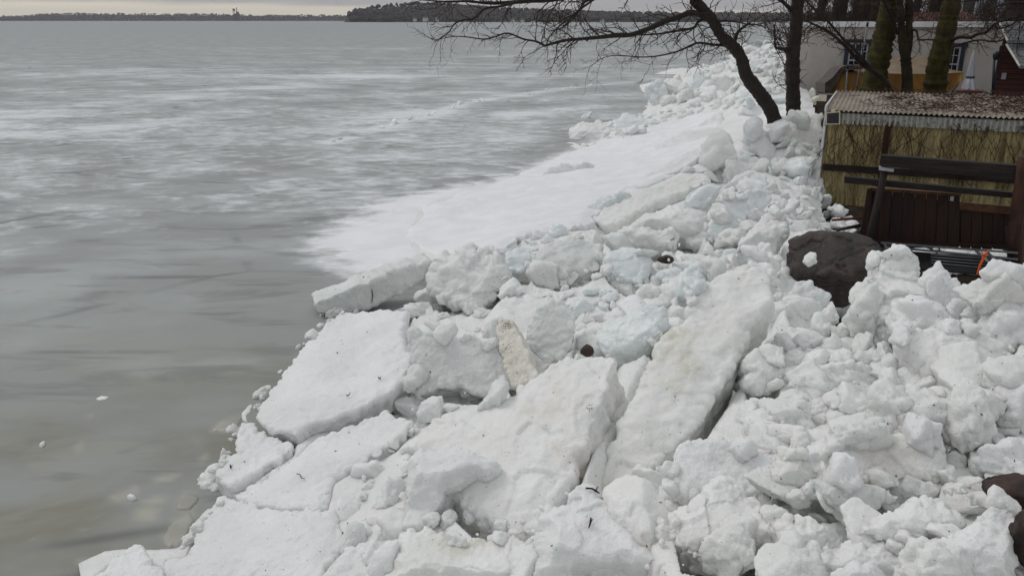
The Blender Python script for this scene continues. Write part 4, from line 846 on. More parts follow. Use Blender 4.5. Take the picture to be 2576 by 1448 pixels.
# ---- loose lumps: a small library of shapes, each copy an object of its own
_ic = {}
def ico(sub):
    if sub not in _ic:
        b = bmesh.new(); bmesh.ops.create_icosphere(b, subdivisions=sub, radius=1); _ic[sub] = (np.array([v.co for v in b.verts]), np.array([[v.index for v in f.verts] for f in b.faces])); b.free()
    return _ic[sub]
def lump_mesh(kind, sub, seed):
    r = np.random.default_rng(seed); D, Fc = ico(sub); D = D / np.linalg.norm(D, axis=1, keepdims=True)
    nf = dict(clod=9, block=9, shard=8)[kind]; n = r.normal(size=(nf, 3)); n /= np.linalg.norm(n, axis=1, keepdims=True)
    h = r.uniform(.42, 1.0, nf)
    asp = dict(clod=(1, .9, .8), block=(1, .8, .62), shard=(1, .72, .30))[kind]
    dd = np.maximum(D @ n.T, 1e-3) / h; p = dict(clod=11, block=26, shard=30)[kind]
    rad = 1 / (((dd ** p).sum(1)) ** (1 / p) + .0); rad = np.minimum(rad, 1.3)
    V = D * rad[:, None]; V[:, 2] = np.clip(V[:, 2], -.8, .8) if kind == 'shard' else V[:, 2]
    V = V * asp
    q = V + seed * 3.7
    a = dict(clod=1., block=.5, shard=.3)[kind]
    wq = q + .25 * np.stack([perlin(q * 1.5), perlin(q * 1.5 + 31), perlin(q * 1.5 + 62)], -1)
    d = a * (.18 * fbm(q * 1.3, 3) + .17 * cells(wq * 1.7) + .06 * cells(wq * 4.2 + 3) + .13 * billow(q * 2.2) + .07 * billow(q * 4.8)) + .025 * fbm(q * 6, 3)
    return V + D * d[:, None], Fc
LIB = {}
def lib(kind, big, i, mat):
    key = (kind, big, i, mat)
    if key not in LIB:
        V, Fc = lump_mesh(kind, 5 if big == 2 else 4 if big else 3, 31 * i + dict(clod=1, block=2, shard=3)[kind])
        LIB[key] = np_mesh('ice_lump', V, Fc, M[mat], True)
    return LIB[key]
_dg = [None]
def surf(x, y):
    if _dg[0] is None: _dg[0] = bpy.context.evaluated_depsgraph_get()
    v = ray(x, y); v = v / np.linalg.norm(v); ok, loc, *_ = SC.ray_cast(_dg[0], Vector([float(k) for k in CAMP]), Vector([float(k) for k in v]))
    h = hit(x, y)[0]
    return np.array(loc) if ok and loc[1] < h[1] + 2.5 and loc[2] > -.05 else h
def put_lump(q, kind, mat, size, i, label, group, name, cat, rot=None, sink=.36, r=None):
    p = surf(*q); d = np.linalg.norm(p - CAMP); s = size * d / F * .55
    me = lib(kind, 2 if size > 95 else 1 if size > 20 else 0, i, mat)
    o = link(name, me); o.scale = (s * r.uniform(.85, 1.2), s * r.uniform(.85, 1.15), s * r.uniform(.75, 1.1))
    o.rotation_euler = rot or (r.normal() * .45, r.normal() * .45, r.uniform(0, 6.28))
    o.location = (p[0], p[1], p[2] + s * (.5 - sink) * .6)
    return tag(o, label, cat, group)
def taken(x, y, grow=0):
    return any(poly_dist(np.array([x]), np.array([y]), h)[0] > grow for h in HEROES)
REG = [ # (outline in the photo, how many, size range, kinds, materials, label, group)
 ([(1960,760),(2110,720),(2230,800),(2576,880),(2600,1210),(2440,1170),(2280,1130),(1950,1140),(1860,1060),(1950,900)], 74, (44,160), ('clod','clod','block'), ('clod','snow','clod'), 'rounded snow clod in the jumble below the boulder', 'snow clods below the boulder'),
 ([(1700,1160),(1960,1100),(2150,1170),(2560,1200),(2576,1448),(1640,1448),(1560,1280)], 60, (46,180), ('clod','clod','block','shard'), ('clod','snow','dirty','clod','olive'), 'white ice lump in the right foreground rubble', 'ice lumps in the right foreground'),
 ([(2130,690),(2250,640),(2576,690),(2576,820),(2350,900),(2200,860)], 24, (46,130), ('clod',), ('clod','snow'), 'knobby snow clod on the crest before the fence', 'snow clods on the crest'),
 ([(1240,660),(1500,600),(1760,660),(1860,640),(1900,700),(1740,760),(1640,860),(1500,880),(1420,760),(1300,760)], 66, (24,100), ('clod','block','shard'), ('clod','snow','grey','ice'), 'white ice lump in the rubble left of the longest leaning slab', 'ice lumps in the middle rubble'),
 ([(1080,700),(1260,800),(1300,1000),(1100,1060),(1000,1040),(1040,900)], 24, (26,80), ('clod','block'), ('clod','snow','grey'), 'crumbly ice lump round the grooved upright slab', 'ice lumps round the grooved slab'),
 ([(900,1170),(1080,1040),(1080,1300),(1000,1448),(880,1448),(870,1300)], 24, (30,110), ('clod','shard'), ('clod','snow'), 'soft snow lump beside the flat water edge slabs', 'snow lumps by the flat slabs'),
 ([(1020,1300),(1360,1290),(1340,1448),(960,1448)], 16, (40,130), ('clod',), ('clod','snow'), 'soft snow lump at the foot of the great centre slab', 'snow lumps below the centre slab'),
 ([(1740,560),(1980,510),(2070,520),(2150,560),(2160,600),(1960,600),(1920,640),(1760,650)], 56, (20,70), ('clod','clod','block'), ('clod','snow'), 'small rounded snow clod between the boulder and the shed', 'snow clods by the shed'),
 ([(1720,430),(1830,360),(1900,320),(2060,290),(2060,500),(1900,500),(1760,520)], 50, (24,90), ('block','shard','clod'), ('ice','snow','grey','clod'), 'broken ice block in the heap left of the shed', 'ice blocks left of the shed'),
 ([(1440,345),(1520,310),(1660,285),(1780,255),(1760,285),(1600,325),(1470,370)], 46, (14,44), ('clod','block','shard'), ('clod','snow','ice'), 'small ice lump in the low arm of the second heap', 'ice lumps in the low arm of the second heap'),
 ([(1640,250),(1700,195),(1800,180),(1900,110),(1960,95),(1970,280),(1850,270),(1720,280)], 100, (16,70), ('block','shard','clod'), ('ice','snow','grey','clod'), 'jumbled ice block on the second heap behind the leaning tree', 'ice blocks on the second heap'),
 ([(1640,195),(1760,165),(1890,115),(1900,150),(1780,190)], 14, (10,26), ('block','shard'), ('ice','snow'), 'ice piece along the far waterline of the second heap', 'ice pieces along the far waterline'),
 ([(1180,630),(1300,600),(1480,570),(1500,620),(1250,680)], 16, (18,46), ('block','shard','clod'), ('ice','grey','snow'), 'pale ice piece along the lower edge of the smooth sheet', 'ice pieces at the lower edge of the sheet'),
]
import re as _re
def handle(label):
    w = _re.split(r" (?:with|below|above|beside|at|in|behind|to|between|lying|on|standing|before|right|left|sloping|showing|wedged|jutting|low|by|seen|near|squeezed|cut|against|propped|around|under|leaning out|leaning across|forming|slanting|just|overhanging|halfway|along|afloat|who|sticking|touching) |,", label)[0]
    return w if len(w.split()) >= 2 and any(k in w for k in ('slab', 'block', 'plank', 'lump', 'mound', 'mass', 'shard', 'dome', 'thumb', 'flake', 'bar', 'sliver', 'disc', 'slab')) else None
MARKS = []
def relabel(items):
    from collections import defaultdict
    g = defaultdict(list)
    for o, x, y, noun in items:
        b = min(MARKS, key=lambda m: math.hypot(x - m[1], (y - m[2]) * 1.2)); dx, dy = x - b[1], y - b[2]
        dr = ('right of' if dx > 0 else 'left of') if abs(dx) > abs(dy) * 1.3 else ('below' if dy > 0 else 'above')
        g[(b[0], dr, noun)].append((math.hypot(dx, dy), o))
    for (hn, dr, noun), L in g.items():
        L.sort(key=lambda t: t[0])
        for _, o in L: o['group'] = f'loose {noun}s {dr} the {hn}'
        for i, (_, o) in enumerate(L):
            if len(L) == 1: o['label'] = f'only loose {noun} {dr} the {hn}'
            elif i < 4: o['label'] = f"{('nearest', 'second nearest', 'third nearest', 'fourth nearest')[i]} loose {noun} {dr} the {hn}"
            else: o['label'] = f'one of the farther loose {noun}s {dr} the {hn}'
ITEMS = []
NAMES = dict(clod=('snow_clod', 'snow clod'), block=('ice_lump', 'ice lump'), shard=('ice_flake', 'ice flake'))
def scatter():
    r = np.random.default_rng(77); total = 0
    for ri, (poly, n, (s0, s1), kinds, mats, label, group) in enumerate(REG):
        xs = [p[0] for p in poly]; ys = [p[1] for p in poly]; placed = []; tries = 0
        while len(placed) < n and tries < n * 60:
            tries += 1; x, y = r.uniform(min(xs), max(xs)), r.uniform(min(ys), max(ys))
            if not in_poly(np.array([x]), np.array([y]), poly)[0]: continue
            size = s0 + (s1 - s0) * r.random() ** 2.2
            if any(math.hypot(x - a, (y - b) * 1.3) < .36 * (size + c) for a, b, c in placed): continue
            if taken(x, y, size * .10): continue
            placed.append((x, y, size))
        for j, (x, y, size) in enumerate(placed):
            k = kinds[r.integers(len(kinds))]; nm, cat = NAMES[k]; lab = label
            if k == 'shard': lab = label.replace('clod', 'flake').replace('lump', 'flake').replace('block', 'flake').replace('rounded ', 'thin ').replace('knobby ', 'thin ')
            ITEMS.append((put_lump((x, y), k, mats[r.integers(len(mats))], size, int(r.integers(7)), lab, group, nm, cat, r=r), x, y, cat)); total += 1
    # knobs of refrozen brash along the outer edge of the flat slabs
    for line, n, (a, b_) in (([(845,782),(800,830),(752,882),(700,945),(655,1005),(632,1042)], 22, (10, 40)), ([(600,1060),(585,1110),(560,1165),(535,1195)], 10, (14, 36)), ([(575,1245),(540,1275),(505,1315),(480,1352),(455,1390)], 11, (12, 30)), ([(800,795),(850,785),(900,785)], 7, (10, 20))):
        for k in range(n):
            t = r.uniform(0, len(line) - 1); i = int(t); p = [line[i][m] + (line[i + 1][m] - line[i][m]) * (t - i) + r.normal() * 3 for m in (0, 1)]
            ITEMS.append((put_lump(p, 'clod', 'clod', a + (b_ - a) * r.random() ** 2, int(r.integers(7)), '', '', 'snow_clod', 'snow clod', r=r, sink=.75), p[0], p[1], 'snow clod'))
    relabel(ITEMS)
    return total
for _l, _h in HLAB:
    _hn = handle(_l)
    if _hn and sum(1 for k, _ in HLAB if handle(k) == _hn) == 1: MARKS.append((_hn, sum(p[0] for p in _h) / len(_h), sum(p[1] for p in _h) / len(_h)))
MARKS.append(('big dark boulder', 2085, 670))
print('MARKS', [m[0] for m in MARKS])
N_LUMPS = scatter()

# finest crumbs: one object
def crumbs():
    r = np.random.default_rng(5); Vs = []; Fs = []; b = 0
    base = [lump_mesh('clod', 2, 100 + i) for i in range(6)] + [lump_mesh('block', 2, 120 + i) for i in range(4)]
    pts = []
    for poly, n, (s0, s1), *_ in REG:
        xs = [p[0] for p in poly]; ys = [p[1] for p in poly]; k = 0
        while k < n * .6:
            x, y = r.uniform(min(xs), max(xs)), r.uniform(min(ys), max(ys))
            if in_poly(np.array([x]), np.array([y]), poly)[0]:
                k += 1
                pts.append((x, y, (.12 + .42 * r.random() ** 2.5) * s0))
    # crumbs lying along the edges of the blocks
    for h in HEROES[1:]:
        for i in range(len(h)):
            if r.random() < .28:
                a = h[i]; c = h[(i + 1) % len(h)]; t = r.random(); pts.append((a[0] + (c[0] - a[0]) * t + r.normal() * 5, a[1] + (c[1] - a[1]) * t + 4 + abs(r.normal()) * 5, 5 + 11 * r.random() ** 2.5))
    pts = np.array(pts); H = hit(pts[:, 0], pts[:, 1])
    for p, (x, y, s) in zip(H, pts):
        if p[2] < .08 and x < 1400: continue
        V, Fc = base[r.integers(len(base))]; sc = s * np.linalg.norm(p - CAMP) / F * .55
        R = np.array(Euler((r.normal(), r.normal(), r.uniform(0, 6))).to_matrix())
        Vs.append(V @ R.T * sc * r.uniform(.7, 1.2, 3) + p + [0, 0, sc * .15]); Fs.append(Fc + b); b += len(V)
    o = link('ice_crumbs', np_mesh('ice_crumbs', np.concatenate(Vs), np.concatenate(Fs), M['clod'], True))
    tag(o, 'small white crumbs of ice scattered between the blocks', 'ice crumbs', kind='stuff')
crumbs()
# ------------------------------------------------------------------ corrugated shed
def U(v): v = np.asarray(v, float); return v / np.linalg.norm(v)
ZV = np.array([0, 0, 1.])
SA = on_z(2084, 277, 2.62)                       # front left corner at the eave
WD = U([.907, -.42, 0]); BD = U([.40, .917, 0]); NF = np.array([-.42, -.907, 0]); NF = U(np.array([WD[1], -WD[0], 0]))
if NF[1] > 0: NF = -NF
SL = 4.6; SB = 4.4; ZE = 2.62
shed = thing('boathouse_shed', (SA[0] + 1.5, SA[1] + 1, .35), 'low shed of mossy yellow corrugated panels with a vine covered corrugated roof', 'shed')
def corr(p0, along, across, n, pitch, amp, nrm, seg=6, name='roof_panel', mat='roofsheet', parent=None, ph=0., rows=6, sag=0.):
    L = np.linalg.norm(along); k = int(L / pitch * seg); V = []; a = U(along)
    for j in range(rows + 1):
        for i in range(k + 1):
            s = L * i / k; w_ = math.cos(2 * math.pi * (s + ph) / pitch)
            V.append(np.asarray(p0) + a * s + np.asarray(across) * j / rows + nrm * (amp * w_ + sag * math.sin(j / rows * 3.1)))
    Fs = [(j * (k + 1) + i, j * (k + 1) + i + 1, (j + 1) * (k + 1) + i + 1, (j + 1) * (k + 1) + i) for j in range(rows) for i in range(k)]
    m = MB(); m.add(V, Fs); V2 = [np.asarray(v) - nrm * .006 for v in V]; m.add(V2, [f[::-1] for f in Fs])
    return m.build(name, M[mat], parent, True)
nroof = U(np.cross(WD * 1.0, BD + ZV * .03)); nroof = nroof if nroof[2] > 0 else -nroof
pw = 1.15
for i in range(4):
    corr(SA + NF * .10 + WD * (i * pw - .02) + ZV * (.004 * (i % 2)), WD * (pw + .03), BD * SB + ZV * .10, 4, .098, .021, nroof, 6, 'roof_panel', 'roofsheet', shed, i * pw, 8)
for i in range(4):
    corr(SA + WD * i * pw - ZV * .22 - NF * .02, WD * pw, -ZV * 2.2, 4, .098, .016, NF, 6, 'wall_panel', 'panel', shed, i * pw, 3)
corr(SA + NF * .05 + WD * .22 - ZV * .05, WD * (SL - .3), -ZV * .23, 4, .105, .034, NF, 6, 'eave_strip', 'fascia', shed, 0, 2)
m = MB(); m.box(SA + NF * .03 - WD * .07 - ZV * 2.4, WD * .05, -NF * .04, ZV * 2.44); m.build('corner_board', M['white'], shed)
m = MB(); m.box(SA - WD * .03 - ZV * 2.4 - NF * .05, BD * (SB - .1), WD * .02, ZV * 2.36); m.build('side_wall', M['offwhite'], shed)
m = MB(); m.box(SA + WD * SL - ZV * 2.4 - NF * .05, BD * (SB - .1), WD * .02, ZV * 2.36); m.build('side_wall', M['offwhite'], shed)
m = MB(); m.box(SA + BD * (SB - .08) - ZV * 2.3, WD * SL, BD * .03, ZV * 2.3); m.build('back_wall', M['offwhite'], shed)
m = MB(); m.box(SA + NF * .09 - WD * .075 - ZV * .02, BD * SB, WD * .03, ZV * .12); m.build('roof_edge_trim', M['white'], shed)
for s_, mt in ((1.18, 'timberred'),):
    m = MB(); m.box(SA + WD * s_ + NF * .005 - ZV * 2.2, WD * .13, NF * .05, ZV * 1.95); m.build('wall_post', M[mt], shed)
m = MB(); m.box(SA + NF * .0 + WD * .02 - ZV * 1.32, WD * (SL - .1), NF * .035, ZV * .14); m.build('wall_rail', M['timber'], shed)
# solar panel under the eave and a lamp on the corner
def wallpt(q, off): return on_plane(q[0], q[1], SA + NF * off, NF)
sp = [wallpt(q, .16) for q in Q('a', (714, 1058), (848, 1048), (846, 1170), (712, 1172))]
sol = thing('solar_panel', sp[3], 'small dark solar panel in a cream frame under the left end of the shed eave', 'solar panel')
m = MB(); m.quadbox(sp, -NF * .03); m.build('frame', M['cream'], sol)
c = sum(sp) / 4; m = MB(); m.quadbox([c + (p - c) * .84 + NF * .006 for p in sp], -NF * .01); m.build('cell_sheet', M['solar'], sol)
m = MB(); m.box(sp[0] + (sp[1] - sp[0]) * .35 + ZV * .0 - NF * .02, (sp[1] - sp[0]) * .3, -NF * .10, ZV * .05); m.build('bracket', M['cream'], sol)
lc = wallpt(Q('a', (600, 915))[0], -.05)
lamp = thing('floodlight', lc, 'white twin headed floodlight sticking out from the shed corner over the ice', 'lamp')
px = 17.8 / F * .2676 * 1.02
def LP(x, y, dx=0): return lc + (x - 600) * px * WD * 1.02 + (915 - y) * px * ZV + NF * dx
m = MB(); m.tube([LP(560, 850), LP(575, 860), LP(598, 925)], [30 * px, 32 * px, 24 * px], 12); m.build('lamp_head', M['lampwhite'], lamp, True)
m = MB(); m.tube([LP(590, 940, .1), LP(640, 915, .12), LP(655, 912, .12)], [22 * px, 24 * px, 12 * px], 12); m.build('lamp_head', M['lampwhite'], lamp, True)
m = MB(); m.box(LP(640, 945, .02), WD * 75 * px, NF * .08, ZV * 55 * px); m.build('junction_box', M['cream'], lamp)
m = MB(); m.tube([LP(620, 935), LP(618, 985)], 9 * px, 8); m.build('sensor', M['cream'], lamp)

# bare vines over the roof and down the wall
def vines():
    r = random.Random(12); m = MB()
    def strand(p, d, n, step, rad, pull):
        pts = [p]
        for i in range(n):
            d = U(d + np.array([r.gauss(0, .35), r.gauss(0, .35), r.gauss(0, .25)]) * .8 + pull * .25); p = p + d * step; pts.append(p)
        m.tube(pts, [rad * (1 - .7 * i / n) for i in range(n + 1)], 4, False)
    def roofp(s, b): return SA + WD * s + BD * b + ZV * (.03 + .02 * b)
    for i in range(430):   # matted on the roof, thinner over the left metre
        s = 4.6 * r.random() ** .75; b = r.random() * SB
        if s < 1.1 and r.random() < .85: continue
        z = max(0, r.gauss(.03, .03)); d = WD * r.gauss(0, 1) + BD * r.gauss(0, 1)
        p = roofp(s, b) + ZV * z; pts = [p]
        for k in range(r.randint(3, 7)):
            d = U(d + WD * r.gauss(0, .8) + BD * r.gauss(0, .8)); p = p + d * .12; q = p - SA; bb = q @ BD
            pts.append(np.array([p[0], p[1], ZE + .03 + .023 * max(0, bb) + max(.005, r.gauss(.05, .035))]))
        m.tube(pts, [.007 - .0007 * k for k in range(len(pts))], 4, False)
    for i in range(150):   # hanging down the wall
        s = 4.4 * r.random(); top = -.15 - .9 * r.random() ** 2
        p = SA + WD * s + NF * (.06 + .03 * r.random()) + ZV * top; pts = [p]; dx = r.gauss(0, .25)
        for k in range(r.randint(5, 14)):
            dx += r.gauss(0, .35); dx *= .8
            p = p + WD * dx * .12 - ZV * r.uniform(.05, .14) + NF * r.gauss(0, .006); pts.append(p)
        m.tube(pts, [.0062 * (1 - .05 * k) for k in range(len(pts))], 4, False)
    return m.build('vine', M['vine'], None, False, label='tangle of bare reddish vines over the shed roof and wall', cat='vine')
vines()
def leaves():
    r = random.Random(4); m = MB()
    for i in range(420):
        s = 1.2 + 3.4 * r.random() ** .7; b = SB * r.random() ** .9; p = SA + WD * s + BD * b + ZV * (.035 + .023 * b); a = r.random() * 6; k = r.uniform(.02, .05)
        x = np.array([math.cos(a), math.sin(a), r.gauss(0, .3)]) * k; y = np.array([-math.sin(a), math.cos(a), r.gauss(0, .3)]) * k * .6
        m.add([p - x, p + y + ZV * .01, p + x, p - y], [(0, 1, 2, 3)])
    return m.build('dead_leaves', M['straw'], None, kind='stuff', label='dead leaves caught in the vines on the shed roof')
leaves()

# ------------------------------------------------------------------ plank fence, beams, posts in front of the shed
P0 = on_y(2189, 480, 13.6); FD = U([.907, -.42, 0]); FN = U([-.42, -.907, 0]) * 1.0
def fp(pt, off=0., crop='b'):
    q = Q(crop, pt)[0]; return on_plane(q[0], q[1], P0 + FN * off, FN)
def plank_on(pts, off, thick): m = MB(); m.quadbox([fp(p, off) for p in pts], -FN * thick); return m
fence = thing('plank_fence', fp((1100, 1150)), 'dark brown vertical plank fence panel with a lighter cap rail before the shed', 'fence')
xt = np.linspace(1130, 1975, 9); xb = np.linspace(1075, 1965, 9)
for i in range(8):
    g = 2
    plank_on([(xt[i] + g, 620 + (xt[i] - 1130) * .055), (xt[i + 1] - g, 620 + (xt[i + 1] - 1130) * .055), (xb[i + 1] - g, 1155), (xb[i] + g, 1155)], .01 * (i % 2), .03).build('board', M['plank'], fence)
xt = np.linspace(1985, 2490, 6)
for i in range(5):
    plank_on([(xt[i] + 2, 745 + (xt[i] - 1985) * .10), (xt[i + 1] - 2, 745 + (xt[i + 1] - 1985) * .10), (xt[i + 1] - 14, 1170), (xt[i] - 6, 1165)], -.03 + .01 * (i % 2), .03).build('board', M['plank'], fence)
plank_on([(1125, 640), (2480, 780), (2480, 1150), (1080, 1090)], -.05, .02).build('backing', M['timber'], fence)
plank_on([(1130, 590), (1985, 645), (1985, 668), (1130, 618)], .05, .12).build('cap_rail', M['plankcap'], fence)
plank_on([(1970, 725), (2500, 770), (2500, 845), (1970, 795)], .03, .05).build('rail', M['plankcap'], fence)
plank_on([(1060, 1065), (2460, 1130), (2460, 1160), (1060, 1110)], .035, .04).build('rail', M['plank'], fence)
plank_on([(1100, 600), (1150, 600), (1090, 1160), (1020, 1150)], .06, .06).build('end_post', M['plank'], fence)
m = MB(); a = fp((1885, 670), .07); m.box(a, FD * .05, FN * .02, ZV * -.07); m.build('latch', M['palemetal'], fence)
b1 = plank_on([(1235, 285), (2570, 385), (2570, 530), (1225, 385)], .38, .16).build('timber_beam', M['timber'], None, label='thick weathered dark beam across the front of the shed, upper of two', cat='beam', kind='thing')
b2 = plank_on([(885, 485), (2500, 640), (2500, 690), (885, 545)], .22, .12).build('timber_beam', M['timber'], None, label='thinner reddish dark beam just below the thick one, running further left', cat='beam', kind='thing')
post = thing('leaning_post', fp((1100, 1160), .32), 'leaning bark covered post with a pale plate on top holding up the thick beam', 'post')
m = MB(); m.tube([fp((1085, 1200), .40), fp((1150, 950), .40), fp((1210, 700), .36), fp((1262, 440), .34)], [.065, .062, .058, .055], 10); m.build('pole', M['bark'], post, True)
plank_on([(1212, 398), (1350, 418), (1350, 442), (1210, 424)], .44, .22).build('top_plate', M['palemetal'], post)
post2 = thing('bark_post', fp((2490, 1310), .3), 'thick bark covered post at the right edge holding the beam ends', 'post')
m = MB(); m.tube([fp((2490, 1400), .40), fp((2495, 1000), .42), fp((2520, 750), .40), fp((2560, 480), .42), fp((2580, 300), .42)], [.105, .10, .095, .09, .09], 12); m.build('pole', M['timberred'], post2, True)
m = MB(); m.tube([fp((2420, 950), .32), fp((2440, 1300), .32)], .03, 8); m.build('brace', M['timber'], post2, True)
# aluminium ladder lying against the fence
lad = thing('ladder', fp((1700, 1290), .45), 'dull aluminium ladder lying at the foot of the plank fence', 'ladder')
for a, b in (((1230, 1100), (2520, 1195)), ((1260, 1135), (2520, 1255))):
    m = MB(); m.quadbox([fp(a, .55), fp(b, .55), fp((b[0], b[1] + 16), .55), fp((a[0], a[1] + 18), .55)], -FN * .03); m.build('rail', M['metal'], lad)
for a, b in (((1262, 1105), (1345, 1270)), ((1375, 1125), (1440, 1260)), ((2125, 1180), (2345, 1380)), ((2235, 1200), (2420, 1370))):
    m = MB(); m.tube([fp(a, .6), fp(b, .95)], .022, 8); m.build('rung', M['metal'], lad, True)
for i in range(4):
    m = MB(); m.tube([fp((1700, 1215 + i * 26), .62 + .03 * i), fp((2330, 1262 + i * 30), .62 + .03 * i)], .009, 6); tag(m.build('conduit', M['metal'], lad, True))
m = MB(); m.quadbox([fp((1000, 1150), .30), fp((2560, 1260), .30), fp((2560, 1420), .9), fp((1000, 1300), .9)], -ZV * .03); m.build('plastic_sheet', M['black'], None, label='black plastic sheet lying under the ladder at the fence foot', cat='sheet', kind='thing')
m = MB(); m.quadbox([fp((915, 1075), .5), fp((1040, 985), .5), fp((1040, 1110), .5), fp((985, 1100), .5)], -FN * .25); m.build('tar_paper', M['black'], None, label='folded black sheet poking out behind the boulder', cat='sheet', kind='thing')
for a, b, mt, lb in (((775, 893), (1050, 872), 'rust', 'upper rusty rod sticking out of the snow beside the fence'), ((815, 988), (1035, 942), 'black', 'lower dark rod sticking out of the snow beside the fence')):
    m = MB(); m.tube([fp(a, .35), fp(b, .1)], .022 if mt == 'rust' else .03, 8); m.build('iron_rod', M[mt], None, True, label=lb, cat='rod', kind='thing')
# orange strap
st = thing('orange_strap', fp((2150, 1380), .9), 'bright orange plastic strap knotted and standing up before the ladder', 'strap')
m = MB(); m.tube([fp((2138, 1400), 1.0), fp((2160, 1320), 1.0), fp((2195, 1250), 1.0), fp((2208, 1210), 1.0)], [.018, .017, .02, .022], 6); m.build('strip', M['orange'], st)
kn = fp((2208, 1212), 1.0); m = MB(); m.rings([kn - ZV * .03, kn, kn + ZV * .03], [.015, .036, .012], 8); m.tube([kn, kn + FD * .05 + ZV * .07], [.018, .006], 5); m.tube([kn, kn - FD * .06 + ZV * .03], [.016, .006], 5); m.tube([kn, kn + FD * .03 - ZV * .06], [.016, .006], 5); m.build('knot', M['orange'], st)

# ------------------------------------------------------------------ rocks
def rock(name, q, wpx, hpx, mat, label, Y=None, seed=1, sub=5, dz=0., sq=(1, .85, 1), cracks=1.):
    p = on_y(q[0], q[1], Y) if Y else hit(*q)[0]
    d = np.linalg.norm(p - CAMP); a = wpx * d / F / 2; h = hpx * d / F / 2
    D, Fc = ico(sub); r = np.random.default_rng(seed); n = r.normal(size=(11, 3)); n /= np.linalg.norm(n, axis=1, keepdims=True); hh = r.uniform(.60, 1.0, 11)
    dd = np.maximum(D @ n.T, 1e-3) / hh; rad = np.minimum(1 / ((dd ** 18).sum(1)) ** (1 / 18), 1.15)
    V = D * rad[:, None]; V = V / np.abs(V).max(0)
    dsp = .07 * fbm(V * 1.5 + seed, 4) + .06 * cells(V * 1.6 + .2 * fbm(V * 3, 2)[:, None] + seed) + .025 * fbm(V * 7, 3); ck = np.abs(perlin(V * 1.6 + seed * 5)); dsp -= .055 * cracks * np.exp(-(ck / .035) ** 2); ck = np.abs(perlin(V * 2.9 + seed * 9)); dsp -= .03 * cracks * np.exp(-(ck / .03) ** 2)
    V = (V + D * dsp[:, None]) * [a * sq[0], a * sq[1], h * sq[2]]
    o = link(name, np_mesh(name, V - [0, 0, V[:, 2].min()], Fc, M[mat], True), None, (p[0], p[1], p[2] + V[:, 2].min() + dz))
    return tag(o, label, 'rock')
rock('boulder', (2084, 678), 285, 178, 'rock', 'big dark brown grey boulder with cracks, wedged between the snow and the fence', 11.4, 5)
HEROES.append([(1955,720),(1975,640),(2040,590),(2120,600),(2210,650),(2205,750),(1990,745)])
put_lump(Q('b', (580, 1300))[0], 'clod', 'clod', 24, 2, 'lone little snow crumb sitting on the face of the dark boulder', None, 'snow_clod', 'snow clod', r=np.random.default_rng(2))
_o = [o for o in bpy.data.objects if o.get('label', '').startswith('lone little')][0]
_pp = on_y(*Q('b', (578, 1275))[0], 10.55); _o.location = tuple(float(x) for x in _pp)
rock('red_rock', (1474, 884), 40, 38, 'redrock', 'small dark red rock showing between blocks below the long pale blue block', None, 7, 4)
rock('brown_rock', (1673, 652), 44, 22, 'redrock', 'tiny sliver of brown rock in the middle rubble', None, 8, 4)
rock('brown_rock', (2600, 1290), 210, 170, 'redrock', 'rusty brown rock at the right edge above the corner snow block', None, 11, 5, .0)
rock('brown_rock', (2620, 1410), 140, 220, 'redrock', 'rusty brown rock cut by the right edge beside the corner snow block', None, 12, 5, .1)
rock('brown_rock', (2372, 690), 90, 56, 'redrock', 'flat brown rock behind the crest beside the ragged icy lump', None, 14, 4, .12)

# ------------------------------------------------------------------ pale house and what stands before it
HY = 34.0
HD = U([.94, -.345, 0]); HB = U([.345, .94, 0]); HF = -HB
H0 = on_y(1988, 48, HY); H0[2] = 0
def hp(pt, Y=None, crop='d'):
    q = Q(crop, pt)[0]; return on_plane(q[0], q[1], H0, HF) if Y is None else on_y(q[0], q[1], Y)
house = thing('stucco_house', H0 + HD * 4 + ZV * 1.6, 'low pale stucco house with a flat white edged roof behind the trees', 'house')
zt = CAM_Z - .03; zb = 1.2; DEP = 6.0; HL = float((on_plane(2640, 52, H0, HF) - H0) @ HD)
MB().box(H0 + ZV * zb, HD * HL, HB * .25, ZV * (zt - .22 - zb)).build('front_wall', M['stucco'], house)
MB().box(H0 + HB * .25 + ZV * zb, HD * .25, HB * DEP, ZV * (zt - .22 - zb)).build('side_wall', M['stucco'], house)
MB().box(H0 + HD * (HL - .25) + HB * .25 + ZV * zb, HD * .25, HB * DEP, ZV * (zt - .22 - zb)).build('side_wall', M['stucco'], house)
rf = MB().box(H0 - HD * .06 - HB * .08 + ZV * (zt - .20), HD * (HL + .12), HB * DEP, ZV * .14).build('roof', M['farroof'], house)
MB().box(H0 - HD * .10 - HB * .14 + ZV * (zt - .22), HD * (HL + .2), HB * .055, ZV * .20).build('roof_fascia', M['white'], rf)
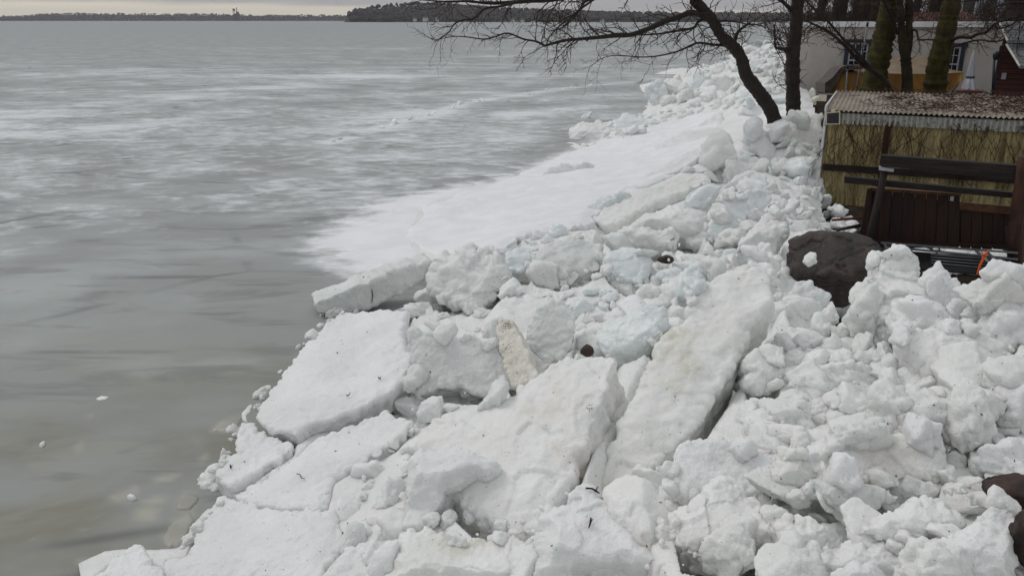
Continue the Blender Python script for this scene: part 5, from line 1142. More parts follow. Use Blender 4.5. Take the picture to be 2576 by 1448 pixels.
def window(s, z0, wd, hg, rows, cols):
    """sash window with navy surround"""
    def bx(m, x, off, z, w_, d_, h): m.box(H0 + HD * x - HB * off + ZV * z, HD * w_, HB * d_, ZV * h)
    fr = MB(); bx(fr, s - wd / 2 - .15, .06, z0, .15, .055, hg); bx(fr, s + wd / 2, .06, z0, .15, .055, hg); bx(fr, s - wd / 2 - .22, .08, z0 + hg, wd + .44, .075, .13)
    w_ = fr.build('window', M['navy'], house); sa = MB(); t = .055
    for a, b, c_, d_ in ((s - wd / 2, z0, t, hg), (s + wd / 2 - t, z0, t, hg), (s - wd / 2 + t, z0, wd - 2 * t, t), (s - wd / 2 + t, z0 + hg - t, wd - 2 * t, t), (s - wd / 2 + t, z0 + hg * .47, wd - 2 * t, t)): bx(sa, a, .045, b, c_, .04, d_)
    for k in range(1, cols): bx(sa, s - wd / 2 + wd * k / cols - .012, .032, z0 + t, .024, .02, hg - 2 * t)
    for k in range(1, rows): bx(sa, s - wd / 2 + t, .030, z0 + hg * k / rows - .012, wd - 2 * t, .016, .024)
    sa.build('sash', M['winpaint'], w_)
    g = MB(); bx(g, s - wd / 2 + .01, .012, z0 + .01, wd - .02, .008, hg - .02); g.build('pane', M['pane'], w_)
for (a, b) in (((270, 555), (560, 1000)), ((1455, 605), (1745, 1050))):
    A = hp(a); B = hp(b); sa_ = float((A - H0) @ HD); sb_ = float((B - H0) @ HD); window((sa_ + sb_) / 2, B[2], abs(sb_ - sa_) - .28, A[2] - B[2], 4, 3)

# covered boat on a trailer
BY = 29.5
def bp(pt, Y=BY): return hp(pt, Y)
boat = thing('covered_boat', bp((900, 1190)), 'long boat on a trailer under a mustard yellow tarp, along the stucco house', 'boat')
def drape():
    L = [(100, 1175), (220, 945), (520, 935), (900, 955), (1300, 960), (1560, 955), (1700, 948), (1790, 935)]
    B = [(95, 1230), (150, 1215), (480, 1215), (900, 1225), (1300, 1230), (1500, 1210), (1600, 1150), (1740, 1020)]
    xs = np.linspace(0, 7, 120); t = np.linspace(0, 1, 14); V = []
    for tt in t:
        for i, s in enumerate(xs):
            lx = np.interp(s, range(8), [p[0] for p in L]); ly = np.interp(s, range(8), [p[1] for p in L]); bx = np.interp(s, range(8), [p[0] for p in B]); by = np.interp(s, range(8), [p[1] for p in B])
            fold = (math.sin(s * 19 + 2 * math.sin(s * 5)) + .6 * math.sin(s * 43 + 1)) * .045 * tt
            p = bp((lx + (bx - lx) * tt, ly + (by - ly) * tt)); V.append(p + np.array([0, fold - .22 * tt ** 1.5, 0]))
    n = len(xs); Fs = [(j * n + i, j * n + i + 1, (j + 1) * n + i + 1, (j + 1) * n + i) for j in range(len(t) - 1) for i in range(n - 1)]
    m = MB(); m.add(V, Fs); m.add([v + np.array([0, .02, 0]) for v in V], [f[::-1] for f in Fs]); m.build('tarp_side', M['tarp'], boat, True)
    # top: rises to a ridge amidships
    R = [(240, 860, 1.0), (560, 850, 1.2), (820, 800, 1.3), (1310, 735, 1.2), (1380, 790, 1.0), (1600, 895, .9), (1790, 930, .3)]
    Lx = [(220, 945), (520, 935), (800, 950), (1130, 955), (1350, 955), (1560, 950), (1792, 938)]
    V = []
    for tt in np.linspace(0, 1, 8):
        for k in np.linspace(0, 6, 60):
            lx = np.interp(k, range(7), [p[0] for p in Lx]); ly = np.interp(k, range(7), [p[1] for p in Lx]); rx = np.interp(k, range(7), [p[0] for p in R]); ry = np.interp(k, range(7), [p[1] for p in R]); dy = np.interp(k, range(7), [p[2] for p in R])
            a = bp((lx, ly)); b = bp((rx, ry), BY + dy); V.append(a + (b - a) * tt + np.array([0, 0, -.05 * math.sin(tt * 3.14)]))
    n = 60; Fs = [(j * n + i, j * n + i + 1, (j + 1) * n + i + 1, (j + 1) * n + i) for j in range(7) for i in range(n - 1)]
    m = MB(); m.add(V, Fs); Vb = [np.array([v[0], BY + 2.2 + .02 * i % .1, v[2] - .02]) for i, v in enumerate(V[-n:])]
    m.add(list(V[-n:]) + Vb, [(i, i + 1, n + i + 1, n + i) for i in range(n - 1)]); m.build('tarp_top', M['tarptop'], boat, True)
    # grey-brown cover over the bow end, on the left
    G = [(0, 1075), (90, 1010), (200, 880), (250, 855), (440, 845), (500, 900), (330, 905), (230, 930), (180, 1010), (110, 1150), (80, 1190), (0, 1200)]
    m = MB(); f_ = [bp(p, BY - .12) for p in G]; k_ = [p + np.array([0, .9, -.03]) for p in f_]; n = len(G)
    m.add(f_ + k_, [tuple(range(n)), tuple(range(2 * n - 1, n - 1, -1))] + [(i, n + i, n + (i + 1) % n, (i + 1) % n) for i in range(n)]); m.build('bow_cover', M['greytarp'], boat)
    m = MB(); m.tube([bp((1640, 1190)), bp((1700, 1120)), bp((1755, 1015))], .035, 8); m.tube([bp((1735, 1030)), bp((1770, 1005))], .05, 8); m.build('trailer_winch', M['metal'], boat)
    m = MB(); hb = [bp((150, 1215), BY + .2), bp((900, 1225), BY + .2), bp((1480, 1200), BY + .2), bp((1700, 1000), BY + .2)]
    for y in (.2, 1.9): m.tube([p + np.array([0, y, 0]) for p in hb], .12, 6)
    m.build('hull', M['greytarp'], boat)
drape()
# two steel poles
for a, b, lb in (((552, 300), (398, 1195), 'longer thin steel pole leaning before the first house window'), ((292, 850), (272, 1190), 'short thin steel pole standing before the boat, left of the longer pole')):
    t = thing('steel_pole', hp(b, 26.), lb, 'pole'); A = hp(a, 26.); B = hp(b, 26.); dn = (B - A) / np.linalg.norm(B - A)
    m = MB(); m.tube([A, B + dn * .5], .028, 8); m.build('pipe', M['metal'], t, True)
    m = MB(); m.tube([A - dn * .02, A + dn * .10], .036, 8); m.build('coupling', M['black'], t, True)
# closed umbrella
uY = 25.5; ub = hp((1845, 1240), uY)
um = thing('patio_umbrella', ub, 'closed white patio umbrella with a navy panel standing by the red shed', 'umbrella')
m = MB(); m.tube([hp((1847, 1260), uY), hp((1855, 1120), uY), hp((1925, 660), uY)], .022, 8); m.build('pole', M['palemetal'], um, True)
def cone(pts, mat, name, a0, a1):
    m = MB(); V = []; n = 20
    for (x, y, rr) in pts:
        c = hp((x, y), uY); rad = rr * uY / F * .19456
        for k in range(n + 1):
            an = a0 + (a1 - a0) * k / n; f = 1 + .16 * math.cos(an * 8); V.append(c + np.array([math.cos(an) * rad * f, math.sin(an) * rad * f, 0]))
    w_ = n + 1; Fs = [(i * w_ + k, i * w_ + k + 1, (i + 1) * w_ + k + 1, (i + 1) * w_ + k) for i in range(len(pts) - 1) for k in range(n)]
    m.add(V, Fs); m.build(name, M[mat], um, True)
prof = [(1926, 645, 3), (1912, 760, 24), (1895, 880, 38), (1884, 980, 46), (1882, 1005, 42), (1878, 1040, 60), (1876, 1100, 80), (1872, 1150, 92)]
cone(prof, 'cloth', 'canopy', math.pi * .62, math.pi * 1.78); cone(prof, 'navy', 'navy_panel', -math.pi * .22, math.pi * .62)
m = MB(); c = hp((1882, 1000), uY); m.rings([c - ZV * .03, c + ZV * .03], [.125, .12], 16); m.build('tie_band', M['navy'], um)
tb = thing('red_table', hp((1870, 1240), uY + .3), 'small round table with a red top under the closed umbrella', 'table')
m = MB(); c = hp((1870, 1175), uY + .3); m.rings([c - ZV * .05, c], [.36, .36], 20); m.build('table_top', M['redcloth'], tb)
m = MB(); m.rings([c - ZV * .75, c - ZV * .70, c - ZV * .06], [.22, .03, .03], 12); m.build('pedestal', M['black'], tb)
# red house at the right edge
rY = 25.0
red = thing('red_house', hp((2400, 1250), rY), 'dark red sided house with grey shingle roof at the right edge', 'house')
R0 = hp((2175, 1200), rY); Rx = R0[0]; zb = R0[2] - .4
rd = U([.9, -.44, 0]); rn = U([-.44, -.9, 0])
def rp(pt, off=0.): q = Q('d', pt)[0]; return on_plane(q[0], q[1], np.array([Rx, rY, 0]) + rn * off, rn)
A = rp((2180, 1230)); ztop = rp((2200, 545))[2]; nb = 11; hb = (ztop - A[2] + .1) / nb
zg = rp((2235, 300))[2]
for i in range(-2, nb + 6):
    zz = A[2] - .1 + hb * i; fr = 0 if zz < ztop else (zz - ztop) / (zg - ztop)
    if fr > .92: break
    s0 = fr * .55; p = np.array([A[0], A[1], zz]) + rd * s0
    MB().quadbox([p + rn * .03, p + rd * (3.6 - s0) + rn * .03, p + rd * (3.6 - s0) + ZV * (hb - .008) + rn * .008, p + ZV * (hb - .008) + rn * .008], -rn * .1).build('siding_board', M['redwood'], red)
MB().box(A - rn * .1 - ZV * .4, rd * 3.6, -rn * .1, ZV * (ztop - A[2] + .4)).build('wall', M['reddark'], red)
MB().box(A - rd * .06 + rn * .04 - ZV * .3, rd * .06, -rn * .12, ZV * (ztop - A[2] + .2)).build('corner_trim', M['navy'], red)
def roofpanel(c4, nm):
    c4 = [np.asarray(v) for v in c4]; rfo = MB().quadbox(c4, np.array([0, 0, -.06])).build(nm, M['shingle'], red)
    e = MB(); e.tube([c4[0], c4[3]], .035, 4); e.build('rake_trim', M['offwhite'], rfo)
    nrow = 7
    for i in range(nrow):
        t0, t1 = i / nrow, (i + 1) / nrow; a = c4[0] + (c4[3] - c4[0]) * t0; b = c4[1] + (c4[2] - c4[1]) * t0; c_ = c4[1] + (c4[2] - c4[1]) * t1; d = c4[0] + (c4[3] - c4[0]) * t1
        up = np.array([0, 0, 1.]); MB().quadbox([a + up * .012, b + up * .012, c_ + up * .026, d + up * .026], -up * .01).build('shingle_row', M['shingle'], rfo)
roofpanel([rp((2255, 300), .25), rp((2255, 300), .25) + rd * 3.4 + ZV * .1, rp((2360, 530), .5) + rd * 3.4, rp((2360, 530), .5)], 'upper_roof')
roofpanel([rp((2345, 575), .3), rp((2345, 575), .3) + rd * 3.2, rp((2520, 860), .9) + rd * 3.0, rp((2520, 860), .9)], 'porch_roof')
m = MB(); c = rp((2310, 985), .08); m.box(c - rd * .06 - ZV * .09, rd * .12, rn * .06, ZV * .18); m.build('meter_box', M['palemetal'], red)
lt = thing('lantern_post', rp((2165, 1180), .3), 'dark lantern post at the corner of the red house', 'lamp post')
m = MB(); m.tube([rp((2165, 1230), .3), rp((2190, 760), .3)], .035, 8); m.build('pole', M['navy'], lt, True)
c = rp((2212, 735), .3); m = MB(); m.rings([c - ZV * .09, c - ZV * .02, c + ZV * .08, c + ZV * .15], [.05, .09, .10, .02], 8); m.build('lantern', M['black'], lt)

# ------------------------------------------------------------------ beyond the house
bh = thing('grey_cottage', on_y(2540, 30, 55), 'grey white cottage beyond the stucco house at the top right', 'house')
a = on_y(2425, 40, 55); b = on_y(2640, 40, 55); m = MB(); m.box((a[0], 55, 2.), (b[0] - a[0], 0, 0), (0, 5, 0), (0, 0, 5.2)); m.build('wall', M['farhouse'], bh)
for i in range(16):
    MB().box((a[0] - .02, 54.96, 2.2 + i * .3), (b[0] - a[0], 0, 0), (0, .035, 0), (0, 0, .27)).build('siding_board', M['farhouse'], bh)
for qx in (2437, 2492):
    p = on_y(qx, 14, 54.9); f_ = MB().box((p[0] - .45, 54.86, p[2] - .8), (.9, 0, 0), (0, .08, 0), (0, 0, 2.0)).build('window', M['white'], bh); MB().box((p[0] - .35, 54.845, p[2] - .7), (.7, 0, 0), (0, .02, 0), (0, 0, 1.8)).build('pane', M['pane'], f_)
rh = thing('brick_outbuilding', on_y(2380, 60, 47), 'low building with a brown red roof showing just over the stucco house', 'outbuilding')
a = on_y(2295, 40, 47); b = on_y(2470, 40, 47); MB().box((a[0], 47, 2.), (b[0] - a[0], 0, 0), (0, 4, 0), (0, 0, 2.3)).build('wall', M['farroof'], rh)
zr = on_y(2380, 35, 47)[2]; MB().quadbox([(a[0] - .2, 46.7, 4.25), (b[0] + .2, 46.7, 4.25), (b[0] + .2, 49, zr + .1), (a[0] - .2, 49, zr + .1)], (0, 0, -.1)).build('roof', M['brickred'], rh)

# ------------------------------------------------------------------ far shore buildings
def far_house(q, Y, wpx, hpx, zat, lab):
    X = (q - CX) / F * Y * 1.02; z = max(0.5, float(zat(np.array([X]), np.array([Y + 12.]))[0])) ; w_ = wpx * Y / F; h = hpx * Y / F
    t = thing('far_house', (X, Y, z), lab, 'house', 'small pale houses along the far shore')
    MB().box((X - w_ / 2, Y, z - 2), (w_, 0, 0), (0, 8, 0), (0, 0, h + 2)).build('wall', M['farwhite'], t)
    m = MB(); m.add([(X - w_ * .56, Y - .5, z + h), (X + w_ * .56, Y - .5, z + h), (X + w_ * .56, Y + 8.5, z + h), (X - w_ * .56, Y + 8.5, z + h), (X - w_ * .5, Y + 4, z + h * 1.7), (X + w_ * .5, Y + 4, z + h * 1.7)], [(0, 1, 5, 4), (2, 3, 4, 5), (1, 2, 5), (3, 0, 4), (3, 2, 1, 0)]); m.build('roof', M['farroof'], t)
for q, wp, hpx, dz, lab in ((1290, 9, 5, 0, 'pale house at the foot of the headland, leftmost by the water'), (1312, 7, 5, 0, 'pale gabled house by the far water behind the leftmost twigs'), (1338, 11, 5, 0, 'wide pale house by the far water under the long branch'), (1060, 8, 4, 1, 'pale house on the grassy headland slope, left one'), (1085, 13, 6, 1, 'larger pale house on the grassy headland slope'), (1112, 7, 5, 1, 'small pale house among the headland trees'),
                           (1420, 8, 4, 0, 'pale house on the far shore in the middle of the twigs'), (1500, 9, 5, 0, 'pale house on the far shore left of the leaning tree')):
    far_house(q, 1880. if not dz else 1900., wp, hpx, z2, lab)
wt = thing('water_tower', on_y(588, 50, 4300.), 'tiny water tower on legs above the far woods', 'water tower')
def fz(x, y): return on_y(x, y - 3, 4300.)
c = fz(588, 28); MB().rings([c - ZV * 6, c - ZV * 3, c + ZV * 3, c + ZV * 6], [1.5, 6, 6, 1], 12).build('tank', M['hill'], wt)
for dx in (-4.5, 4.5):
    MB().tube([c + np.array([dx, 0, -4]), c + np.array([dx * 1.2, 0, -52])], .9, 5).build('leg', M['hill'], wt)
MB().tube([c - ZV * 5, c - ZV * 52], 1.2, 6).build('riser', M['hill'], wt)
cs = thing('smokestack', on_y(595, 50, 4290.), 'slim smokestack beside the far water tower', 'smokestack')
MB().tube([fz(595, 24), fz(595, 50)], [1.8, 2.6], 8).build('stack', M['hill'], cs); MB().tube([fz(595, 24), fz(595, 22.5)], [2.4, 2.4], 8).build('rim', M['hill'], cs)
pl = thing('power_plant', on_y(597, 50, 4310.), 'dark block of a plant at the foot of the far smokestack', 'building')
a = fz(588, 38); MB().box((a[0], 4310, -1), (24, 0, 0), (0, 12, 0), (0, 0, a[2] + 1)).build('hall', M['hill'], pl); a = fz(592, 33); MB().box((a[0], 4312, -1), (11, 0, 0), (0, 9, 0), (0, 0, a[2] + 1)).build('boiler_house', M['hill'], pl)
# ------------------------------------------------------------------ trees
class Tree:
    def __init__(s, name, loc, label, bark, seed, group=None):
        s.t = thing(name, loc, label, 'tree', group); s.bark = bark; s.r = random.Random(seed); s.tw = MB()
    def limb(s, nm, path, rad, n=10, mat=None, bumpy=.06):
        """path of world points, smoothed; radii interpolated; slightly knotty"""
        P = np.array(path); k = len(P); t = np.linspace(0, k - 1, max(8, (k - 1) * 9)); Pi = []
        for x in t:   # catmull-rom
            i = min(int(x), k - 2); f = x - i; p0, p1, p2, p3 = P[max(i - 1, 0)], P[i], P[i + 1], P[min(i + 2, k - 1)]
            Pi.append(.5 * ((2 * p1) + (p2 - p0) * f + (2 * p0 - 5 * p1 + 4 * p2 - p3) * f * f + (3 * p1 - p0 - 3 * p2 + p3) * f ** 3))
        R = np.interp(t, np.linspace(0, k - 1, len(rad)), rad); R = R * (1 + bumpy * np.array([s.r.gauss(0, 1) for _ in R]))
        m = MB(); m.tube(Pi, list(R), n); m.build(nm, mat or s.bark, s.t, True); return np.array(Pi), R
    def twig(s, p, d, L, rad, depth, droop=0., planar=None):
        r = s.r; n = max(3, int(L / .09)); pts = [p]; d = U(d); step = L / n; side = r.choice((-1, 1))
        for i in range(n):
            k = np.array([r.gauss(0, 1), r.gauss(0, 1), r.gauss(0, 1)]) * .20 + np.array([0, 0, droop])
            d = U(d + k); p = p + d * step; pts.append(p)
            if depth > 0 and i > 0 and r.random() < (.62 if depth > 1 else .5):
                a = np.cross(d, [r.gauss(0, .5), r.gauss(0, 1), r.gauss(0, .5)]); a = U(a); side = -side
                s.twig(p, U(d * .75 + a * side * r.uniform(.5, 1.0) + np.array([0, 0, r.gauss(.05, .2)])), L * r.uniform(.28, .58) * (1 - .4 * i / n), rad * .62, depth - 1, droop)
            elif i > 0 and r.random() < .5:   # thorns / buds
                a = U(np.array([r.gauss(0, 1), r.gauss(0, .6), r.gauss(0, 1)])); s.tw.tube([p, p + a * r.uniform(.02, .06)], [rad * .5, rad * .2], 3, False)
        s.tw.tube(pts, [rad * (1 - .72 * i / n) for i in range(n + 1)], 4 if rad < .012 else 5, False)
    def sprout(s, Pi, R, a, b, n, L, depth=2, droop=0., up=.1, bias=(0, 0, 0), rad=None):
        m = len(Pi)
        for i in range(n):
            k = int(m * (a + (b - a) * (i + s.r.random()) / n)); k = min(max(k, 1), m - 2); t = U(Pi[k + 1] - Pi[k - 1])
            side = U(np.array([s.r.gauss(0, 1), s.r.gauss(0, .7), s.r.gauss(0, 1)]) + np.array(bias)); side = U(side - t * (side @ t))
            s.twig(Pi[k], t * .7 + side * s.r.uniform(.5, 1.1) + np.array([0, 0, up]), L * s.r.uniform(.55, 1.2), rad or max(.006, min(R[k] * .45, .016)), depth, droop)
    def done(s): s.tw.build('twigs', M['twig'], s.t); return s.t
def tp(crop, pts, Y):
    """Y number or list of distances"""
    q = Q(crop, *pts); Ys = Y if isinstance(Y, (list, tuple, np.ndarray)) else [Y] * len(q)
    return [on_y(a, b, y) for (a, b), y in zip(q, Ys)]

# leaning tree over the ice
TY = 22.5
b0 = tp('c', [(2340, 1010)], TY)[0]
T = Tree('leaning_tree', b0, 'bare dark tree leaning left over the ice with long drooping thorny branches', M['bark'], 21)
trunk, Rt = T.limb('trunk', tp('c', [(2400, 1180), (2330, 960), (2270, 860), (2180, 740), (2110, 640), (2070, 500), (2000, 400), (1900, 310), (1820, 170), (1730, 70), (1640, -60), (1560, -230), (1540, -380)], [TY, TY, TY, TY, TY - .1, TY - .2, TY - .3, TY - .4, TY - .5, TY - .6, TY - .7, TY - .8, TY - .8]), [.21, .19, .185, .18, .165, .155, .15, .145, .135, .13, .125, .11, .09], 14)
yy = lambda n, a, b: list(np.linspace(a, b, n))
L1, R1 = T.limb('limb', tp('c', [(1850, 200), (1760, 140), (1640, 112), (1540, 145), (1400, 190), (1270, 250), (1130, 298), (1000, 305), (850, 322), (700, 335), (550, 350), (390, 392)], yy(12, TY - .4, TY - 2.6)), [.09, .082, .078, .074, .07, .065, .06, .055, .045, .04, .034, .028], 8)
L2, R2 = T.limb('limb', tp('t', [(2010, 475), (1920, 430), (1790, 405), (1680, 360), (1600, 345), (1500, 380), (1380, 405), (1180, 380), (1050, 380), (900, 410)], yy(10, TY - 2.6, TY - 3.6)), [.028, .024, .022, .02, .018, .016, .014, .012, .010, .006], 6)
L3, R3 = T.limb('limb', tp('c', [(1960, 390), (1860, 370), (1780, 320), (1700, 210), (1600, 340), (1500, 440), (1400, 480), (1280, 520), (1180, 600), (1120, 640)][:1] + [(1830, 385), (1700, 370), (1600, 410), (1500, 450), (1330, 485), (1200, 490), (1060, 480), (960, 480), (860, 510), (760, 590)], yy(11, TY - .3, TY - 1.8)), [.04, .034, .028, .024, .02, .017, .015, .013, .011, .009, .006], 6)
L4, R4 = T.limb('limb', tp('c', [(1760, 150), (1700, 190), (1660, 240), (1560, 260), (1440, 280), (1330, 295), (1200, 300), (1110, 290)], yy(8, TY - .5, TY - .9)), [.045, .038, .034, .03, .026, .022, .018, .012], 6)
L5, R5 = T.limb('limb', tp('c', [(1650, -40), (1500, -60), (1200, -50), (900, -30), (700, 15), (610, 150), (470, 190), (300, 200), (110, 240)][:1] + [(1400, -90), (1100, -60), (760, 0), (690, 80), (620, 150), (530, 240), (420, 270)], yy(8, TY - .7, TY - 3.2)), [.08, .07, .06, .04, .032, .026, .018, .010], 7)
L6, R6 = T.limb('limb', tp('t', [(2900, -160), (2500, -70), (2200, -20), (2030, 5), (1850, 15), (1620, 30), (1420, 35), (1200, 15), (1000, 20), (720, 2)], yy(10, TY - 2.2, TY - 4.4)), [.075, .07, .06, .05, .046, .042, .034, .026, .02, .008], 7)
L7, R7 = T.limb('limb', tp('t', [(1720, 20), (1560, 65), (1400, 90), (1320, 160), (1250, 200), (1130, 215), (1060, 270), (1010, 340), (900, 415), (850, 410)], yy(10, TY - 3.6, TY - 4.6)), [.030, .026, .024, .022, .02, .017, .015, .012, .009, .005], 6)
L8, R8 = T.limb('limb', tp('t', [(2600, -60), (2480, 20), (2330, 130), (2280, 190), (2180, 250), (2080, 350), (2020, 460)], yy(7, TY - 2.4, TY - 3.4)), [.03, .026, .022, .02, .016, .012, .007], 6)
L9, R9 = T.limb('limb', tp('c', [(1990, 400), (2010, 370), (2040, 280), (2130, 205), (2150, 215)], yy(5, TY - .3, TY - .2)), [.055, .05, .042, .03, .016], 8)
L10, R10 = T.limb('limb', tp('c', [(1750, 170), (1850, 182), (1950, 180), (2060, 195), (2160, 215), (2300, 190), (2420, 150)], yy(7, TY - .5, TY - 1.)), [.03, .026, .022, .018, .016, .012, .008], 6)
L11, R11 = T.limb('limb', tp('c', [(1700, 80), (1640, 20), (1560, 70), (1480, 110)][:2] + [(1700, -30), (1860, -60)], yy(4, TY - .6, TY - 1.)), [.05, .045, .04, .03], 6)
for (P_, R_, a, b, n, L, dp, dr) in ((L1, R1, .12, 1., 34, .85, 2, -.02), (L2, R2, .05, 1., 26, .65, 1, -.01), (L3, R3, .05, 1., 30, .75, 2, -.03), (L4, R4, .1, 1., 20, .7, 2, -.02), (L5, R5, .1, 1., 26, .8, 2, -.03), (L6, R6, .1, 1., 34, .8, 2, -.03), (L7, R7, .1, 1., 24, .55, 1, -.02), (L8, R8, .1, 1., 18, .7, 2, -.03), (L9, R9, .3, 1., 12, .6, 2, -.02), (L10, R10, .1, 1., 20, .65, 2, -.02), (trunk, Rt, .42, .72, 16, .9, 2, -.03)):
    T.sprout(P_, R_, a, b, n, L, dp, dr)
T.done()

# upright dark trunk beside it
T = Tree('dark_tree', tp('c', [(2510, 1010)], 23.)[0], 'straight dark trunk standing upright in the ice beside the leaning tree', M['bark'], 33)
tr, Rr = T.limb('trunk', tp('a', [(390, 1400), (405, 1080), (405, 900), (402, 700), (405, 500), (425, 330), (440, 150), (450, 0), (462, -200), (470, -500)], 23.), [.28, .205, .19, .185, .175, .165, .165, .165, .16, .14], 14)
l, R = T.limb('branch_stub', tp('a', [(350, 470), (310, 462), (250, 450), (235, 420), (235, 330), (228, 230)], yy(6, 22.9, 22.6)), [.07, .05, .035, .03, .026, .018], 8)
l2, R2 = T.limb('branch', tp('a', [(400, 110), (340, 50), (280, -10), (200, -80)], yy(4, 23, 22.4)), [.06, .05, .045, .03], 8)
T.sprout(l2, R2, .1, 1., 10, .9, 2, -.02); T.sprout(tr, Rr, .15, .85, 22, .8, 2, -.02); T.sprout(l, R, .4, 1., 6, .4, 1, 0)
T.done()

# mossy trunks in the yard
def yard_tree(name, label, path, Y, rad, bark, seed, extra=(), n=14, L=.9, lo=.3):
    T = Tree(name, tp('d', [path[0]], Y)[0], label, bark, seed)
    P_, R_ = T.limb('trunk', tp('d', path, Y), rad, 14)
    for pth, ys, rd in extra:
        l, R = T.limb('limb', tp('d', pth, ys), rd, 8, M['bark'] if len(rd) > 3 and rd[0] < .07 else None); T.sprout(l, R, .15, 1., max(6, int(n * .7)), L, 2, -.01)
    T.sprout(P_, R_, lo, .95, n, L, 2, -.01)
    T.done()
yard_tree('mossy_tree', 'thick mossy green trunk leaning right before the first house window', [(600, 1260), (620, 1150), (660, 950), (710, 700), (770, 430), (800, 230), (830, 60), (860, -150), (900, -500)], 27., [.40, .37, .345, .335, .32, .27, .25, .24, .2], M['moss'], 51)
yard_tree('forked_tree', 'dark faintly mossy forked trunk between the two thick mossy trunks', [(1065, 1270), (1062, 1150), (1060, 950), (1035, 700), (1000, 480), (985, 300), (975, 100), (940, -100), (900, -400)], 26.5, [.20, .165, .155, .155, .135, .105, .10, .09, .08], M['moss2'], 52,
          [([(1050, 720), (1085, 560), (1085, 330), (1090, 100), (1100, -200), (1120, -500)], 26.5, [.13, .125, .115, .11, .10, .08]), ([(940, 440), (890, 320), (820, 150), (770, 40), (720, -90)], yy(5, 26.5, 26.), [.06, .055, .05, .045, .04]), ([(1130, 390), (1180, 400), (1200, 470), (1220, 515), (1330, 515), (1440, 520)], yy(6, 26.4, 25.5), [.035, .032, .03, .028, .026, .022])])
yard_tree('mossy_tree', 'thick mossy trunk with a knot hole leaning right before the second house window', [(1405, 1280), (1425, 1120), (1450, 900), (1500, 680), (1560, 420), (1600, 230), (1640, 50), (1700, -150), (1780, -500)], 27., [.37, .335, .33, .32, .29, .28, .265, .24, .2], M['moss'], 53,
          [([(1600, 540), (1680, 500), (1760, 480), (1880, 485), (1980, 440), (2080, 420), (2180, 330), (2260, 285), (2400, 240), (2600, 215)], yy(10, 26.8, 25.), [.06, .058, .055, .05, .05, .045, .042, .04, .036, .03]), ([(1640, 620), (1800, 560), (2000, 520), (2200, 540), (2400, 495), (2600, 470)], yy(6, 26.6, 24.5), [.03, .028, .025, .022, .02, .016])])
# two stemmed curving sapling
yard_tree('curved_sapling', 'slender dark tree with two curving stems arching left across the house wall', [(860, 1230), (820, 1110), (740, 1010), (640, 930), (560, 885), (490, 850), (400, 760), (300, 640), (200, 540), (100, 450), (0, 385), (-120, 330), (-280, 250)], 25.5, [.085, .078, .072, .068, .062, .058, .052, .05, .046, .042, .04, .034, .02], M['bark'], 54,
          [([(600, 895), (520, 800), (420, 690), (320, 590), (220, 490), (120, 370), (0, 240), (-120, 130), (-260, 0), (-360, -120)], yy(10, 25.5, 25.), [.055, .05, .046, .042, .04, .038, .034, .03, .026, .02])], 26, .8, .35)
# overhanging twigs from trees right of the frame
T = Tree('overhanging_tree', on_y(2700, 200, 23.), 'bare tree beyond the right edge whose thin twigs hang over the red house', M['bark'], 61)
b = on_y(2760, 160, 23.); tr, Rr = T.limb('trunk', [(b[0], 23., .6), (b[0] + .05, 23., 3.), (b[0] - .1, 23., 6.), (b[0], 23, 9)], [.2, .17, .15, .1], 10)
for pth, ys in (([(3200, 60), (2800, 40), (2500, 40), (2300, 60), (2100, 130), (1950, 160)], yy(6, 23, 22)), ([(3200, 330), (2800, 300), (2560, 240), (2400, 330), (2250, 370), (2150, 300)], yy(6, 23, 22.)), ([(3200, -80), (2700, -60), (2300, -40), (1900, 10), (1750, 30)], yy(5, 23, 22.5))):
    l, R = T.limb('limb', tp('d', pth, ys), [.06, .045, .03, .025, .02, .012], 7); T.sprout(l, R, .2, 1., 22, .9, 2, -.03)
T.done()
# trunks and brush beyond the house
for i, (qx, Y, rd, lab) in enumerate(((2108, 48, .42, 'dark thick background trunk above the left end of the stucco house roof'), (2172, 52, .34, 'dark background trunk second from the left above the house roof'), (2196, 50, .26, 'thin dark background trunk close right of the second one'), (2062, 56, .3, 'dark background trunk just right of the upright trunk in the ice'), (2345, 58, .4, 'background trunk between the forked tree and the right mossy tree'), (2560, 44, .75, 'very thick dark background trunk at the top right corner'), (2150, 64, .3, 'distant background trunk in the brush over the house'), (2300, 66, .3, 'distant background trunk behind the forked tree'))):
    p = on_y(qx, 60, Y); T = Tree('background_tree', (p[0], Y, 1.8), lab, M['bark'], 70 + i)
    t_, R_ = T.limb('trunk', [(p[0], Y, 1.2), (p[0] + .1, Y, 3.), (p[0], Y, 5.), (p[0] + .15, Y, 7.5), (p[0] + .1, Y, 10)], [rd * 1.2, rd, rd * .95, rd * .85, rd * .6], 10); T.sprout(t_, R_, .3, .75, 16, 1.8, 2, .0, .3, rad=.03); T.done()
def brush():
    r = random.Random(9); m = MB()
    for i in range(900):
        Y = r.uniform(42, 75); qx = r.uniform(1985, 2600); p = on_y(qx, 40, Y); p = np.array([p[0], Y, float(land(np.array([p[0]]), np.array([Y]))[0])]); h = r.uniform(1.8, 5.5); d = np.array([r.gauss(0, .25), r.gauss(0, .2), 1.]); pts = [p]
        for k in range(6): d = U(d + np.array([r.gauss(0, .22), r.gauss(0, .1), 0.])); pts.append(pts[-1] + d * h / 6)
        m.tube(pts, [.035 * (1 - .12 * k) for k in range(7)], 3, False)
        for k in range(2, 6):
            for _ in range(2): m.tube([pts[k], pts[k] + U([r.gauss(0, 1), r.gauss(0, .5), r.uniform(0, 1.2)]) * r.uniform(.4, 1.0)], [.016, .006], 3, False)
    m.build('brush', M['bush'], None, kind='stuff', label='bare brown brush behind the houses')
brush()
